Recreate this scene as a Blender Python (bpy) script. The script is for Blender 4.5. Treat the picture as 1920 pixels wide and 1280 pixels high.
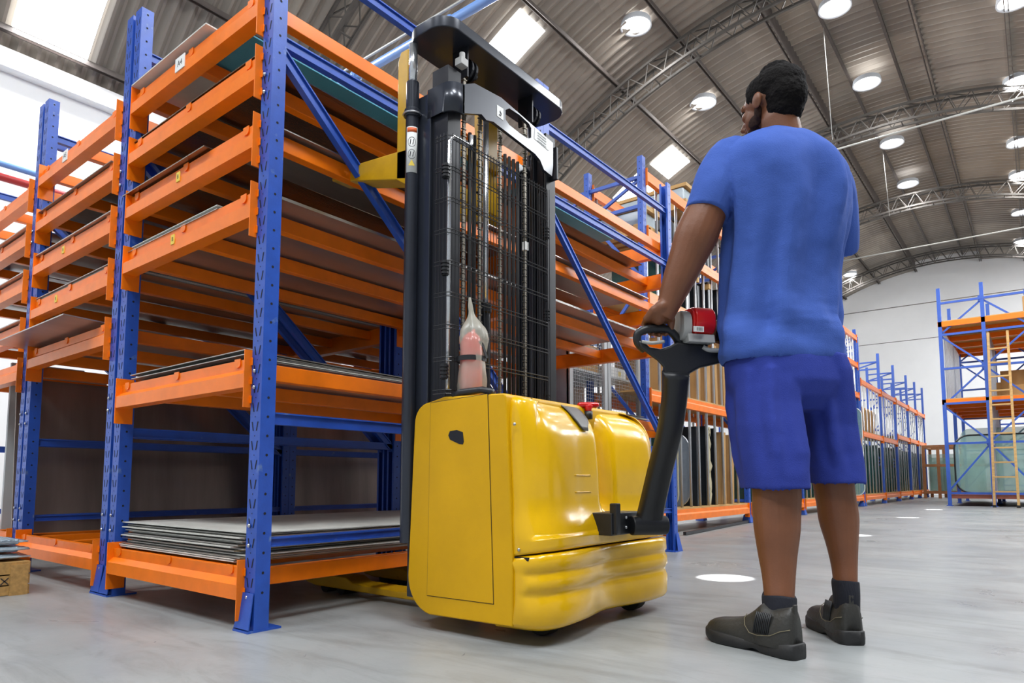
import bpy, math, random
from mathutils import Vector, Matrix
random.seed(7)
for o in list(bpy.data.objects): bpy.data.objects.remove(o)
S = bpy.context.scene; COL = S.collection
PI = math.pi
# ------------------------------------------------------------------ camera
YAW, PITCH, FPX, CYP, CH = .6679, .0883, 1252.0, 790.45, .53
cam = bpy.data.cameras.new('camera'); co = bpy.data.objects.new('camera', cam); COL.objects.link(co)
cam.sensor_width = 36; cam.sensor_fit = 'HORIZONTAL'; cam.lens = FPX/1920*36
cam.shift_y = (CYP-640)/1920; cam.clip_start = .05; cam.clip_end = 200
co.location = (0, 0, CH); co.rotation_euler = (PI/2+PITCH, 0, YAW)
S.camera = co
_c, _s, _cp, _sp = math.cos(YAW), math.sin(YAW), math.cos(PITCH), math.sin(PITCH)
CR = Vector((_c, _s, 0)); CF = Vector((-_s*_cp, _c*_cp, _sp)); CU = Vector((_s*_sp, -_c*_sp, _cp)); C0 = Vector((0, 0, CH))
def un(px, py, X=None, Y=None, Z=None, d=None):          # photo measurement -> point in the hall on a known plane
    v = CF + CR*((px-960)/FPX) - CU*((py-CYP)/FPX)
    t = d if d is not None else (X/v.x if X is not None else (Y/v.y if Y is not None else (Z-CH)/v.z))
    return C0 + v*t
# ------------------------------------------------------------------ view + world
S.view_settings.view_transform = 'Standard'; S.view_settings.look = 'None'
S.view_settings.gamma = 1; S.view_settings.use_curve_mapping = False
S.view_settings.exposure = 0.0
W = bpy.data.worlds.new('hall_daylight'); S.world = W; W.use_nodes = True
bg = W.node_tree.nodes['Background']; bg.inputs[0].default_value = (.86, .93, 1, 1); bg.inputs[1].default_value = .56
# ------------------------------------------------------------------ roof geometry
RXC, RZC, RR = -2.4, CH-.8, 9.3
def roof(x, r=RR): return RZC + math.sqrt(max(r*r-(x-RXC)**2, 0))
def roof_hit(px, py, r=RR):                                # where a line of sight meets the roof
    v = CF + CR*((px-960)/FPX) - CU*((py-CYP)/FPX); t = .1
    while True:
        p = C0+v*t
        if p.z > roof(p.x, r) or t > 60: return p
        t += .01
# ------------------------------------------------------------------ daylight through the roof panels, plus added fill panels (lights sit in the panels)
def area(name, loc, sx, sy, e, col=(1, 1, 1), rot=(0, 0, 0), disk=False):
    l = bpy.data.lights.new(name, 'AREA'); l.shape = 'DISK' if disk else 'RECTANGLE'
    l.size = sx; l.size_y = sy; l.energy = e; l.color = col
    o = bpy.data.objects.new(name, l); COL.objects.link(o); o.location = loc; o.rotation_euler = rot; return o
SKY_E, DISC_E = 270, 60
RECTS = []                                                  # (x centre, y centre, x size, y size)
for quad in (((902,91),(976,13),(1028,47),(949,131)), ((1216,304),(1262,270),(1294,296),(1248,338)), ((1138,372),(1200,322),(1236,345),(1178,395))):
    P = [roof_hit(*q) for q in quad]
    cx = sum(p.x for p in P)/4; cy = sum(p.y for p in P)/4
    RECTS.append((cx, cy, abs(P[1].x-P[0].x)*.5+abs(P[2].x-P[3].x)*.5, max(.6, abs(P[2].y-P[1].y)*.5+abs(P[3].y-P[0].y)*.5)))
RECTS += [(-8.9, 2.6, 1.35, .8), (-5.6, 5.2, 1.6, 1.0)][:1]
RECTS += [(3.6, 14, 2.2, 1.8), (3.6, 20, 2.2, 1.8), (3.0, 25, 2.2, 1.8), (4.4, 28, 2.0, 1.6), (-6.6, -2.5, 2.0, 1.2), (-2.4, -4.5, 2.0, 1.6), (1.6, -2.5, 2.0, 1.6), (2.6, 4.0, 2.0, 1.6), (3.2, 9.5, 2.0, 1.6), (1.2, .5, 2.0, 1.4)]  # unseen roof panels added as fill light for the hall and far wall
for i, (x, y, sx, sy) in enumerate(RECTS):
    a = math.atan2(x-RXC, roof(x)-RZC)
    area('skylight_and_fill', (x-math.sin(a)*.12, y, roof(x)-.12*math.cos(a)), sx, sy, SKY_E, (.95, .98, 1), (0, a, 0))
DISCS = [roof_hit(*p) for p in ((1192,40),(1565,6),(1318,186),(1625,149),(1672,263),(1702,340),(1909,146),(1912,261),(1914,322),(1916,393),(1592,511),(1918,448),(1903,-8))]
for p in DISCS:
    area('disc_daylight', (p.x, p.y, roof(p.x)-.11), .42, .42, DISC_E, (1, 1, 1), disk=True)
# sun shafts that come through the round roof lights and land on the floor
for (px, py, r) in ((1360,1083,1.0), (1600,1003,1.1), (1703,970,1.0), (1751,955,1.0)):
    t = un(px, py, Z=0); src = Vector((t.x+1.9, t.y+2.6, 7.7))
    l = bpy.data.lights.new('sun_shaft', 'SPOT'); l.energy = 26000 if py > 1050 else 22000; l.spot_size = math.radians(2.0*r); l.spot_blend = .35; l.shadow_soft_size = .02
    o = bpy.data.objects.new('sun_shaft', l); COL.objects.link(o); o.location = src
    o.rotation_euler = (t-src).to_track_quat('-Z', 'Y').to_euler()

# ------------------------------------------------------------------ materials
def lin(c): return tuple((x/255/12.92 if x/255 <= .04045 else ((x/255+.055)/1.055)**2.4) for x in c)+(1,)
def mat(name, rgb, rough=.5, metal=0., spec=.5, var=.0, vscale=8., bump=0., bscale=60., coat=0., alpha=None, trans=0., rvar=0., aniso=None, emit=None, stretch=None, dust=None):
    m = bpy.data.materials.new(name); m.use_nodes = True; nt = m.node_tree; b = nt.nodes['Principled BSDF']
    c = lin(rgb); b.inputs['Base Color'].default_value = c; b.inputs['Roughness'].default_value = rough
    b.inputs['Metallic'].default_value = metal; b.inputs['Specular IOR Level'].default_value = spec
    b.inputs['Coat Weight'].default_value = coat; b.inputs['Coat Roughness'].default_value = .08
    b.inputs['Transmission Weight'].default_value = trans
    if alpha is not None: b.inputs['Alpha'].default_value = alpha
    N = nt.nodes.new; L = nt.links.new
    tc = N('ShaderNodeTexCoord'); mp = N('ShaderNodeMapping'); L(tc.outputs['Object'], mp.inputs[0])
    if stretch: mp.inputs['Scale'].default_value = stretch
    if var or rvar:
        n = N('ShaderNodeTexNoise'); n.inputs['Scale'].default_value = vscale; n.inputs['Detail'].default_value = 6; n.inputs['Roughness'].default_value = .6
        L(mp.outputs[0], n.inputs['Vector'])
        if var:
            r = N('ShaderNodeValToRGB'); r.color_ramp.elements[0].position = .3; r.color_ramp.elements[1].position = .72
            lo = tuple(max(0, x*(1-var)) for x in c[:3])+(1,); hi = tuple(min(1, x*(1+var)) for x in c[:3])+(1,)
            r.color_ramp.elements[0].color = lo; r.color_ramp.elements[1].color = hi
            L(n.outputs[0], r.inputs[0]); src = r.outputs[0]
            if dust:
                n2 = N('ShaderNodeTexNoise'); n2.inputs['Scale'].default_value = dust[1]; n2.inputs['Detail'].default_value = 9
                L(mp.outputs[0], n2.inputs['Vector'])
                r2 = N('ShaderNodeValToRGB'); r2.color_ramp.elements[0].position = dust[2]; r2.color_ramp.elements[1].position = dust[2]+.12
                L(n2.outputs[0], r2.inputs[0]); mx = N('ShaderNodeMix'); mx.data_type = 'RGBA'
                L(r2.outputs[0], mx.inputs[0]); L(src, mx.inputs[6]); mx.inputs[7].default_value = lin(dust[0]); src = mx.outputs[2]
            L(src, b.inputs['Base Color'])
        if rvar:
            mr = N('ShaderNodeMapRange'); mr.inputs[3].default_value = max(.02, rough-rvar); mr.inputs[4].default_value = rough+rvar
            L(n.outputs[0], mr.inputs[0]); L(mr.outputs[0], b.inputs['Roughness'])
    if bump:
        nb = N('ShaderNodeTexNoise'); nb.inputs['Scale'].default_value = bscale; nb.inputs['Detail'].default_value = 4
        L(mp.outputs[0], nb.inputs['Vector'])
        bp = N('ShaderNodeBump'); bp.inputs['Strength'].default_value = bump; bp.inputs['Distance'].default_value = .004
        L(nb.outputs[0], bp.inputs['Height']); L(bp.outputs[0], b.inputs['Normal'])
    if emit:
        b.inputs['Emission Color'].default_value = lin(emit[0]); b.inputs['Emission Strength'].default_value = emit[1]
    return m
M = {}
M['blue'] = mat('blue_powder_coat', (34, 78, 172), .38, var=.12, vscale=14, bump=.08, bscale=120, dust=((96, 122, 168), 22, .66))
M['blue_far'] = mat('blue_rack_paint', (52, 88, 176), .4, var=.1)
M['orange'] = mat('orange_powder_coat', (240, 118, 0), .36, var=.1, vscale=9, bump=.05, bscale=90)
M['hole'] = mat('hole_shade', (12, 14, 26), .8)  # near-black colour that paints the shade inside holes
M['steel'] = mat('zinc_steel', (190, 192, 196), .3, metal=1, var=.1)
M['galv'] = mat('galvanised_sheet', (176, 172, 168), .3, metal=.8, var=.25, vscale=3, bump=.15, bscale=200, stretch=(1, .15, 1))
M['shiny'] = mat('polished_metal_sheet', (150, 138, 122), .2, metal=.95, var=.3, vscale=2, bump=.3, bscale=220, stretch=(1, .1, 1))
M['board'] = mat('pale_board', (196, 196, 190), .6, var=.12, vscale=6)
M['edge'] = mat('dark_sheet', (120, 112, 104), .45, metal=.5, var=.2, vscale=20)
M['teal'] = mat('teal_sheet', (70, 158, 184), .5, var=.2, vscale=3, bump=.5, bscale=300)
M['darkmetal'] = mat('brushed_dark_panel', (140, 128, 120), .3, metal=.7, var=.35, vscale=1.6, stretch=(1, 2.2, .25))
M['yellow'] = mat('yellow_truck_paint', (224, 174, 0), .22, var=.06, vscale=5, coat=.2, bump=.04, bscale=160, dust=((150, 112, 10), 9, .72))
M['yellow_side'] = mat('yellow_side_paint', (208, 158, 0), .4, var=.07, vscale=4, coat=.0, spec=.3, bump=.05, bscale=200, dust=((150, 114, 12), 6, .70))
M['yellow_fork'] = mat('yellow_fork_paint', (196, 150, 8), .4, var=.12, vscale=10, dust=((90, 74, 20), 16, .68))
M['mast'] = mat('mast_steel', (44, 48, 58), .32, metal=.35, var=.12, vscale=6, coat=.3)
M['mast2'] = mat('mast_inner_steel', (26, 28, 34), .38, metal=.3, var=.12)
M['black'] = mat('black_plastic', (27, 29, 33), .42, var=.1, bump=.15, bscale=300)
M['rubber'] = mat('black_rubber', (18, 18, 18), .7)
M['chrome'] = mat('chrome_rod', (225, 228, 232), .22, metal=.8)
M['chain'] = mat('oiled_chain', (128, 122, 110), .45, metal=.6, var=.3, vscale=60)
M['wire'] = mat('black_wire', (24, 25, 29), .4)
M['red'] = mat('red_plastic', (196, 18, 14), .3, var=.05, coat=.3)
M['grey_pl'] = mat('grey_plastic', (168, 168, 166), .4)
M['dgrey'] = mat('dark_grey_recess', (78, 76, 74), .4)
M['white_label'] = mat('white_label', (225, 226, 224), .5, var=.04)
M['orange_label'] = mat('label_orange', (214, 92, 30), .5)
M['yellow_label'] = mat('label_yellow', (226, 196, 70), .5)
M['ink'] = mat('label_ink', (40, 40, 44), .6)
M['skin'] = mat('skin', (116, 71, 46), .5, var=.1, vscale=12, bump=.15, bscale=180)
M['hair'] = mat('black_hair', (15, 12, 12), .85, spec=.15, var=.3, vscale=60, bump=1., bscale=140)
M['beard'] = mat('beard_stubble', (52, 34, 28), .8, spec=.2, var=.35, vscale=90, bump=.5, bscale=220)
M['shirt'] = mat('blue_shirt_cloth', (66, 94, 172), .9, spec=.2, var=.08, vscale=5, bump=.35, bscale=260, dust=((110, 66, 150), 3.2, .76))
M['shorts'] = mat('blue_shorts_cloth', (46, 60, 142), .9, spec=.2, var=.07, vscale=6, bump=.4, bscale=300)
M['sock'] = mat('dark_ribbed_sock', (15, 18, 30), .9, bump=.6, bscale=200, stretch=(1, 1, .1))
M['leather'] = mat('black_leather', (46, 45, 42), .48, var=.25, vscale=18, bump=.3, bscale=120)
M['sole'] = mat('black_sole', (30, 30, 31), .6, var=.2, vscale=30, bump=.3)
M['stitch'] = mat('stitching', (120, 112, 88), .7)
M['card'] = mat('brown_cardboard', (178, 138, 88), .8, var=.1, vscale=5, bump=.15, bscale=30)
M['wood'] = mat('pale_wood', (186, 148, 92), .65, var=.22, vscale=5, stretch=(1, 1, 6))
M['crate'] = mat('crate_wood', (176, 138, 80), .7, var=.25, vscale=9, stretch=(1, 6, 6))
M['alu'] = mat('aluminium_tube', (188, 190, 194), .32, metal=.75, var=.06)
M['foam'] = mat('grey_foam', (118, 126, 136), .6, var=.15)
M['darkglass'] = mat('black_edged_panel', (30, 33, 38), .3, var=.2)
M['cloth_wrap'] = mat('beige_wrap', (180, 170, 140), .8, var=.15, bump=.6, bscale=30)
def glassmat(name, rgb, alpha, rough=.06):
    m = mat(name, rgb, rough, var=.1, vscale=2, spec=.9); m.node_tree.nodes['Principled BSDF'].inputs['Alpha'].default_value = alpha; return m
M['glass'] = glassmat('green_tinted_glass', (150, 190, 180), .42)
M['glassd'] = glassmat('dark_green_glass', (44, 84, 82), .86)
M['wrap'] = glassmat('clear_bubble_wrap', (190, 206, 216), .72, .22)
M['bag'] = glassmat('plastic_bag', (226, 222, 206), .34, .3); M['bag'].node_tree.nodes['Principled BSDF'].inputs['Roughness'].default_value = .28
M['wall'] = mat('white_wall_paint', (238, 238, 238), .8, var=.02, vscale=2, bump=.05, bscale=40)
M['grey_metal'] = mat('light_grey_cabinet', (178, 182, 184), .45, var=.04)
M['pipe_blue'] = mat('blue_pipe', (112, 152, 214), .35)
M['pipe_red'] = mat('red_pipe', (170, 40, 40), .4)
M['truss'] = mat('truss_steel', (86, 82, 78), .55, metal=.3, var=.15)
M['purlin'] = mat('purlin_steel', (84, 76, 72), .6, metal=.2, var=.2)
M['cable'] = mat('white_cable_tray', (168, 168, 164), .5)
M['skylight'] = mat('daylit_panel', (255, 255, 255), .5, emit=((244, 250, 255), 6.0))
M['disc'] = mat('daylit_disc', (255, 255, 255), .5, emit=((255, 255, 255), 5.0))
M['collar'] = mat('round_collar', (214, 218, 224), .5)
# floor: glossy painted concrete with scuffs
def floor_mat():
    m = bpy.data.materials.new('painted_concrete'); m.use_nodes = True; nt = m.node_tree; b = nt.nodes['Principled BSDF']; N = nt.nodes.new; L = nt.links.new
    tc = N('ShaderNodeTexCoord')
    def noise(scale, det=8, dist=0, mp=None, ro=.6):
        n = N('ShaderNodeTexNoise'); n.inputs['Scale'].default_value = scale; n.inputs['Detail'].default_value = det; n.inputs['Distortion'].default_value = dist; n.inputs['Roughness'].default_value = ro
        L((mp or tc.outputs['Object']), n.inputs['Vector']); return n.outputs[0]
    def ramp(i, p0, c0, p1, c1):
        r = N('ShaderNodeValToRGB'); r.color_ramp.elements[0].position = p0; r.color_ramp.elements[1].position = p1
        r.color_ramp.elements[0].color = c0; r.color_ramp.elements[1].color = c1; L(i, r.inputs[0]); return r.outputs[0]
    def mul(a, bb, f=1.):
        x = N('ShaderNodeMix'); x.data_type = 'RGBA'; x.blend_type = 'MULTIPLY'; x.inputs[0].default_value = f; L(a, x.inputs[6]); L(bb, x.inputs[7]); return x.outputs[2]
    base = ramp(noise(.9, 8), .35, lin((138, 142, 144)), .68, lin((160, 162, 161)))
    mp = N('ShaderNodeMapping'); mp.inputs['Scale'].default_value = (.55, 2.6, 1); mp.inputs['Rotation'].default_value = (0, 0, .9); L(tc.outputs['Object'], mp.inputs[0])
    wv = noise(3.2, 10, 1.2, mp.outputs[0], .7)
    c = mul(base, ramp(wv, .28, (.70, .69, .67, 1), .52, (1, 1, 1, 1)), .9)
    g = noise(26, 4, 0); c = mul(c, ramp(g, .24, (.62, .6, .58, 1), .34, (1, 1, 1, 1)), .5)
    # fine curved scratches
    vo = N('ShaderNodeTexWave'); vo.wave_type = 'RINGS'; vo.inputs['Scale'].default_value = .42; vo.inputs['Distortion'].default_value = 7; vo.inputs['Detail'].default_value = 2.5; vo.inputs['Detail Scale'].default_value = .5
    L(tc.outputs['Object'], vo.inputs['Vector'])
    c = mul(c, ramp(vo.outputs[0], .0, (.7, .69, .67, 1), .012, (1, 1, 1, 1)), .45)
    sp = noise(1.7, 5, .4); c = mul(c, ramp(sp, .63, (1, 1, 1, 1), .74, (.86, .82, .76, 1)), .8)
    L(c, b.inputs['Base Color'])
    rr = ramp(noise(2.2, 6, .6), .3, (.26, .26, .26, 1), .7, (.42, .42, .42, 1)); L(rr, b.inputs['Roughness'])
    b.inputs['Specular IOR Level'].default_value = .45
    bp = N('ShaderNodeBump'); bp.inputs['Strength'].default_value = .12; bp.inputs['Distance'].default_value = .01; L(noise(9, 6), bp.inputs['Height']); L(bp.outputs[0], b.inputs['Normal'])
    return m
M['floor'] = floor_mat()
def roof_mat():
    m = bpy.data.materials.new('corrugated_roof'); m.use_nodes = True; nt = m.node_tree; b = nt.nodes['Principled BSDF']; N = nt.nodes.new; L = nt.links.new
    tc = N('ShaderNodeTexCoord'); sx = N('ShaderNodeSeparateXYZ'); L(tc.outputs['Object'], sx.inputs[0])
    # each sheet a little different in tone
    def cell(sock, w, off):
        a = N('ShaderNodeMath'); a.operation = 'ADD'; a.inputs[1].default_value = off; L(sock, a.inputs[0])
        d = N('ShaderNodeMath'); d.operation = 'DIVIDE'; d.inputs[1].default_value = w; L(a.outputs[0], d.inputs[0])
        f = N('ShaderNodeMath'); f.operation = 'FLOOR'; L(d.outputs[0], f.inputs[0]); return f.outputs[0], d.outputs[0]
    fy, dy = cell(sx.outputs[1], 1.05, 40); fx, dx = cell(sx.outputs[0], 1.33, 40)
    cb = N('ShaderNodeCombineXYZ'); L(fx, cb.inputs[0]); L(fy, cb.inputs[1])
    wn = N('ShaderNodeTexWhiteNoise'); wn.noise_dimensions = '2D'; L(cb.outputs[0], wn.inputs['Vector'])
    r = N('ShaderNodeValToRGB'); r.color_ramp.elements[0].color = lin((134, 128, 121)); r.color_ramp.elements[1].color = lin((160, 152, 142)); L(wn.outputs[0], r.inputs[0])
    n = N('ShaderNodeTexNoise'); n.inputs['Scale'].default_value = .8; n.inputs['Detail'].default_value = 6; L(tc.outputs['Object'], n.inputs['Vector'])
    r2 = N('ShaderNodeValToRGB'); r2.color_ramp.elements[0].position = .3; r2.color_ramp.elements[0].color = (.82, .8, .8, 1); r2.color_ramp.elements[1].position = .7; r2.color_ramp.elements[1].color = (1.08, 1.06, 1.02, 1); L(n.outputs[0], r2.inputs[0])
    mx = N('ShaderNodeMix'); mx.data_type = 'RGBA'; mx.blend_type = 'MULTIPLY'; mx.inputs[0].default_value = 1; L(r.outputs[0], mx.inputs[6]); L(r2.outputs[0], mx.inputs[7])
    fr = N('ShaderNodeMath'); fr.operation = 'FRACT'; L(dy, fr.inputs[0])
    r3 = N('ShaderNodeValToRGB'); r3.color_ramp.elements[0].color = (.55, .52, .5, 1); r3.color_ramp.elements[1].position = .035; r3.color_ramp.elements[1].color = (1, 1, 1, 1); L(fr.outputs[0], r3.inputs[0])
    m2 = N('ShaderNodeMix'); m2.data_type = 'RGBA'; m2.blend_type = 'MULTIPLY'; m2.inputs[0].default_value = .8; L(mx.outputs[2], m2.inputs[6]); L(r3.outputs[0], m2.inputs[7])
    L(m2.outputs[2], b.inputs['Base Color']); b.inputs['Roughness'].default_value = .4; b.inputs['Metallic'].default_value = .15
    return m
M['roof'] = roof_mat()

# ------------------------------------------------------------------ mesh helper
class MB:
    def __init__(s): s.v = []; s.f = []; s.m = []; s.mats = []
    def mi(s, m):
        if m is None: return 0
        if m not in s.mats: s.mats.append(m)
        return s.mats.index(m)
    def add(s, vs, fs, m=None):
        b = len(s.v); k = s.mi(m); s.v += [tuple(v) for v in vs]
        for f in fs: s.f.append([b+i for i in f]); s.m.append(k)
    def box(s, x0, x1, y0, y1, z0, z1, m=None, M4=None):
        vs = [Vector((x, y, z)) for z in (z0, z1) for y in (y0, y1) for x in (x0, x1)]
        if M4 is not None: vs = [M4 @ v for v in vs]
        s.add(vs, [(0, 2, 3, 1), (4, 5, 7, 6), (0, 1, 5, 4), (2, 6, 7, 3), (0, 4, 6, 2), (1, 3, 7, 5)], m)
    def bar(s, a, b, w, h, m=None, up=(0, 0, 1)):
        a = Vector(a); b = Vector(b); d = (b-a).normalized(); u = Vector(up)
        if abs(d.dot(u)) > .98: u = Vector((1, 0, 0))
        r = d.cross(u).normalized(); u = r.cross(d)
        vs = [p+r*(i*w/2)+u*(j*h/2) for p in (a, b) for j in (-1, 1) for i in (-1, 1)]
        s.add(vs, [(0, 1, 3, 2), (4, 6, 7, 5), (0, 4, 5, 1), (2, 3, 7, 6), (0, 2, 6, 4), (1, 5, 7, 3)], m)
    def tube(s, pts, r, n=8, m=None, cap=True):
        pts = [Vector(p) for p in pts]; rs = r if isinstance(r, (list, tuple)) else [r]*len(pts)
        rings = []; ref = None
        for i, p in enumerate(pts):
            d = (pts[min(i+1, len(pts)-1)]-pts[max(i-1, 0)]).normalized()
            if ref is None: ref = Vector((0, 0, 1)) if abs(d.z) < .9 else Vector((1, 0, 0))
            a = d.cross(ref).normalized(); b = a.cross(d).normalized(); ref = b
            rings.append([p+a*math.cos(2*PI*k/n)*rs[i]+b*math.sin(2*PI*k/n)*rs[i] for k in range(n)])
        s.loft(rings, m, cap=cap)
    def loft(s, rings, m=None, cap=True, closed=True):
        n = len(rings[0]); vs = [v for r in rings for v in r]; fs = []
        for i in range(len(rings)-1):
            for k in range(n if closed else n-1):
                fs.append((i*n+k, i*n+(k+1) % n, (i+1)*n+(k+1) % n, (i+1)*n+k))
        if cap and closed: fs.append(tuple(range(n))[::-1]); fs.append(tuple((len(rings)-1)*n+k for k in range(n)))
        s.add(vs, fs, m)
    def prism(s, prof, a, b, m=None, ax='x'):                # prof in the other two axes, extruded a..b
        def P(t, q): return {'x': (t, q[0], q[1]), 'y': (q[0], t, q[1]), 'z': (q[0], q[1], t)}[ax]
        s.loft([[P(a, q) for q in prof], [P(b, q) for q in prof]], m)
    def ball(s, c, r, m=None, n=10, k=7):
        r = (r, r, r) if not isinstance(r, (tuple, list)) else r; c = Vector(c); rings = []
        for i in range(k+1):
            t = PI*(i/k)*.998+.001*PI
            rings.append([c+Vector((r[0]*math.sin(t)*math.cos(2*PI*j/n), r[1]*math.sin(t)*math.sin(2*PI*j/n), -r[2]*math.cos(t))) for j in range(n)])
        s.loft(rings, m)
    def cap(s, a, b, r0, r1, m=None, n=12):                  # tapered capsule
        a = Vector(a); b = Vector(b); d = (b-a).normalized()
        pts = []; rs = []
        for t in (-.98, -.8, -.45, 0): pts.append(a+d*t*r0); rs.append(r0*math.sqrt(1-t*t))
        for t in (0, .45, .8, .98): pts.append(b+d*t*r1); rs.append(r1*math.sqrt(1-t*t))
        s.tube(pts, rs, n, m)
    def obj(s, name, m=None, parent=None, smooth=False, bevel=0, loc=None, sub=0, autos=True):
        me = bpy.data.meshes.new(name); me.from_pydata(s.v, [], s.f); me.validate(verbose=False)
        mats = s.mats if s.mats else []
        if m is not None: me.materials.append(m)
        for x in mats:
            me.materials.append(x)
        if len(me.polygons) == len(s.m):
            off = 1 if m is not None else 0
            me.polygons.foreach_set('material_index', [ (k+off if mats else 0) if not (m is not None and not mats) else 0 for k in s.m])
        o = bpy.data.objects.new(name, me); COL.objects.link(o)
        import bmesh
        bm = bmesh.new(); bm.from_mesh(me); bmesh.ops.recalc_face_normals(bm, faces=bm.faces); bm.to_mesh(me); bm.free()
        if smooth: me.polygons.foreach_set('use_smooth', [True]*len(me.polygons))
        if bevel:
            md = o.modifiers.new('bevel', 'BEVEL'); md.width = bevel; md.segments = 2; md.limit_method = 'ANGLE'; md.angle_limit = .7
            me.polygons.foreach_set('use_smooth', [True]*len(me.polygons)); wn = o.modifiers.new('wn', 'WEIGHTED_NORMAL'); wn.keep_sharp = False
        if sub:
            md = o.modifiers.new('sub', 'SUBSURF'); md.levels = sub; md.render_levels = sub
        if loc is not None: o.location = loc
        if parent is not None: o.parent = parent
        return o
def mm(name, m, parent=None, **k):                            # single-material builder
    b = MB(); return b, (lambda **kk: b.obj(name, m, parent, **{**k, **kk}))
def empty(name, loc=(0, 0, 0)):
    o = bpy.data.objects.new(name, None); COL.objects.link(o); o.location = loc; o.empty_display_size = .1; return o
def tag(o, label, cat, group=None, kind=None):
    o['label'] = label; o['category'] = cat
    if group: o['group'] = group
    if kind: o['kind'] = kind
    return o
def struct(o): o['kind'] = 'structure'; return o
def dup(o, parent=None):
    c = o.copy(); COL.objects.link(c)
    if parent is not None: c.parent = parent
    for ch in list(o.children): dup(ch, c)
    return c
def keep(o, parent):                                          # parent in place (parts are modelled in hall coordinates)
    o.parent = parent; o.matrix_parent_inverse = Matrix.Translation(-parent.location); return o
def smoothstep(a, b, x):
    t = min(1, max(0, (x-a)/(b-a))); return t*t*(3-2*t)

# ------------------------------------------------------------------ the hall
Y0, Y1 = -9.0, 30.5
b = MB(); b.box(-10.2, 8, Y0, Y1, -.2, 0); struct(b.obj('floor', M['floor']))
XL = RXC-math.sqrt(RR**2-(5.66-RZC)**2)
b = MB(); b.box(XL-.25, XL, Y0, Y1, 0, 5.66); b.box(XL-.05, XL+.16, Y0, Y1, 5.45, 5.68); struct(b.obj('wall_left', M['wall']))
b = MB(); xs = [XL+(8-XL)*i/40 for i in range(41)]
vs = []; 
for x in xs: vs += [(x, Y1, 0), (x, Y1, roof(x)+(.42 if abs(x-RXC) < 1.35 else .1))]
fs = [(2*i, 2*i+2, 2*i+3, 2*i+1) for i in range(40)]
n = len(vs); vs2 = vs+[(x, y+.25, z) for x, y, z in vs]; fs2 = fs+[tuple(n+k for k in f[::-1]) for f in fs]
b.add(vs2, fs2); struct(b.obj('wall_far', M['wall']))
# corrugated vault with raised ridge strip
LANT = .115
b = MB(); NA = 60; amp = .034; lam = .2; step = lam/6; NY = int((Y1-Y0)/step)
a0 = math.asin((XL-RXC)/RR); a1 = math.asin(min(.98, (7.5-RXC)/RR))
angs = [a0+(-LANT-a0)*i/24 for i in range(25)], [-LANT+2*LANT*i/8 for i in range(9)], [LANT+(a1-LANT)*i/24 for i in range(25)]
for gi, ag in enumerate(angs):
    rr = RR + (.34 if gi == 1 else 0); vs = []; n = len(ag); fs = []
    for j in range(NY+1):
        y = Y0+j*step; w = amp*(1, 1, .0, -1, -1, .0)[j % 6]
        for a in ag: vs.append((RXC+(rr+w)*math.sin(a), y, RZC+(rr+w)*math.cos(a)))
    for j in range(NY):
        for i in range(n-1): fs.append((j*n+i, j*n+i+1, (j+1)*n+i+1, (j+1)*n+i))
    b.add(vs, fs)
o = b.obj('ceiling', M['roof'], smooth=False); struct(o)
b = MB()
for s_ in (-1, 1):
    a = s_*LANT
    b.bar((RXC+(RR+.17)*math.sin(a), Y0, RZC+(RR+.17)*math.cos(a)), (RXC+(RR+.17)*math.sin(a), Y1, RZC+(RR+.17)*math.cos(a)), .02, .36)
struct(b.obj('trim_1', M['purlin']))
# purlins
b = MB(); k = 0
pa = []
a = LANT
while a < 1.0:
    pa += [a, -a]; a += .146
for a in sorted(pa):
    if a < a0+.02: continue
    r = RR-.09; p = (RXC+r*math.sin(a), RZC+r*math.cos(a))
    for q in (-.03, .03):
        b.bar((p[0]+q, Y0, p[1]), (p[0]+q, Y1, p[1]), .014, .07)
for a in (-.042, .052):
    r = RR+.24; b.bar((RXC+r*math.sin(a), Y0, RZC+r*math.cos(a)), (RXC+r*math.sin(a), Y1, RZC+r*math.cos(a)), .05, .05)
struct(b.obj('trim_2', M['purlin']))
# arched lattice trusses
AY = [-5.4, 5.6, 11.07, 16.56, 22.04, 28.2]
for yi, y in enumerate(AY):
    b = MB(); r0, r1 = RR-.18, RR-.55; N = 96
    ag = [a0-.02+(a1-a0+.02)*i/N for i in range(N+1)]
    pt = lambda a, r, dy=0: (RXC+r*math.sin(a), y+dy, RZC+r*math.cos(a))
    for dy in (-.13, .13):
        for r in (r0, r1):
            for i in range(N): b.bar(pt(ag[i], r, dy), pt(ag[i+1], r, dy), .045, .045)
        for i in range(0, N, 2):
            b.bar(pt(ag[i], r0, dy), pt(ag[i+1], r1, dy), .016, .016); b.bar(pt(ag[i+1], r1, dy), pt(ag[min(i+2, N)], r0, dy), .016, .016)
    for i in range(0, N, 4):
        b.bar(pt(ag[i], r1, -.13), pt(ag[i], r1, .13), .02, .02); b.bar(pt(ag[i], r0, -.13), pt(ag[i+2], r0, .13), .02, .02)
    struct(b.obj('trim_%d' % (yi+3), M['truss']))
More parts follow.
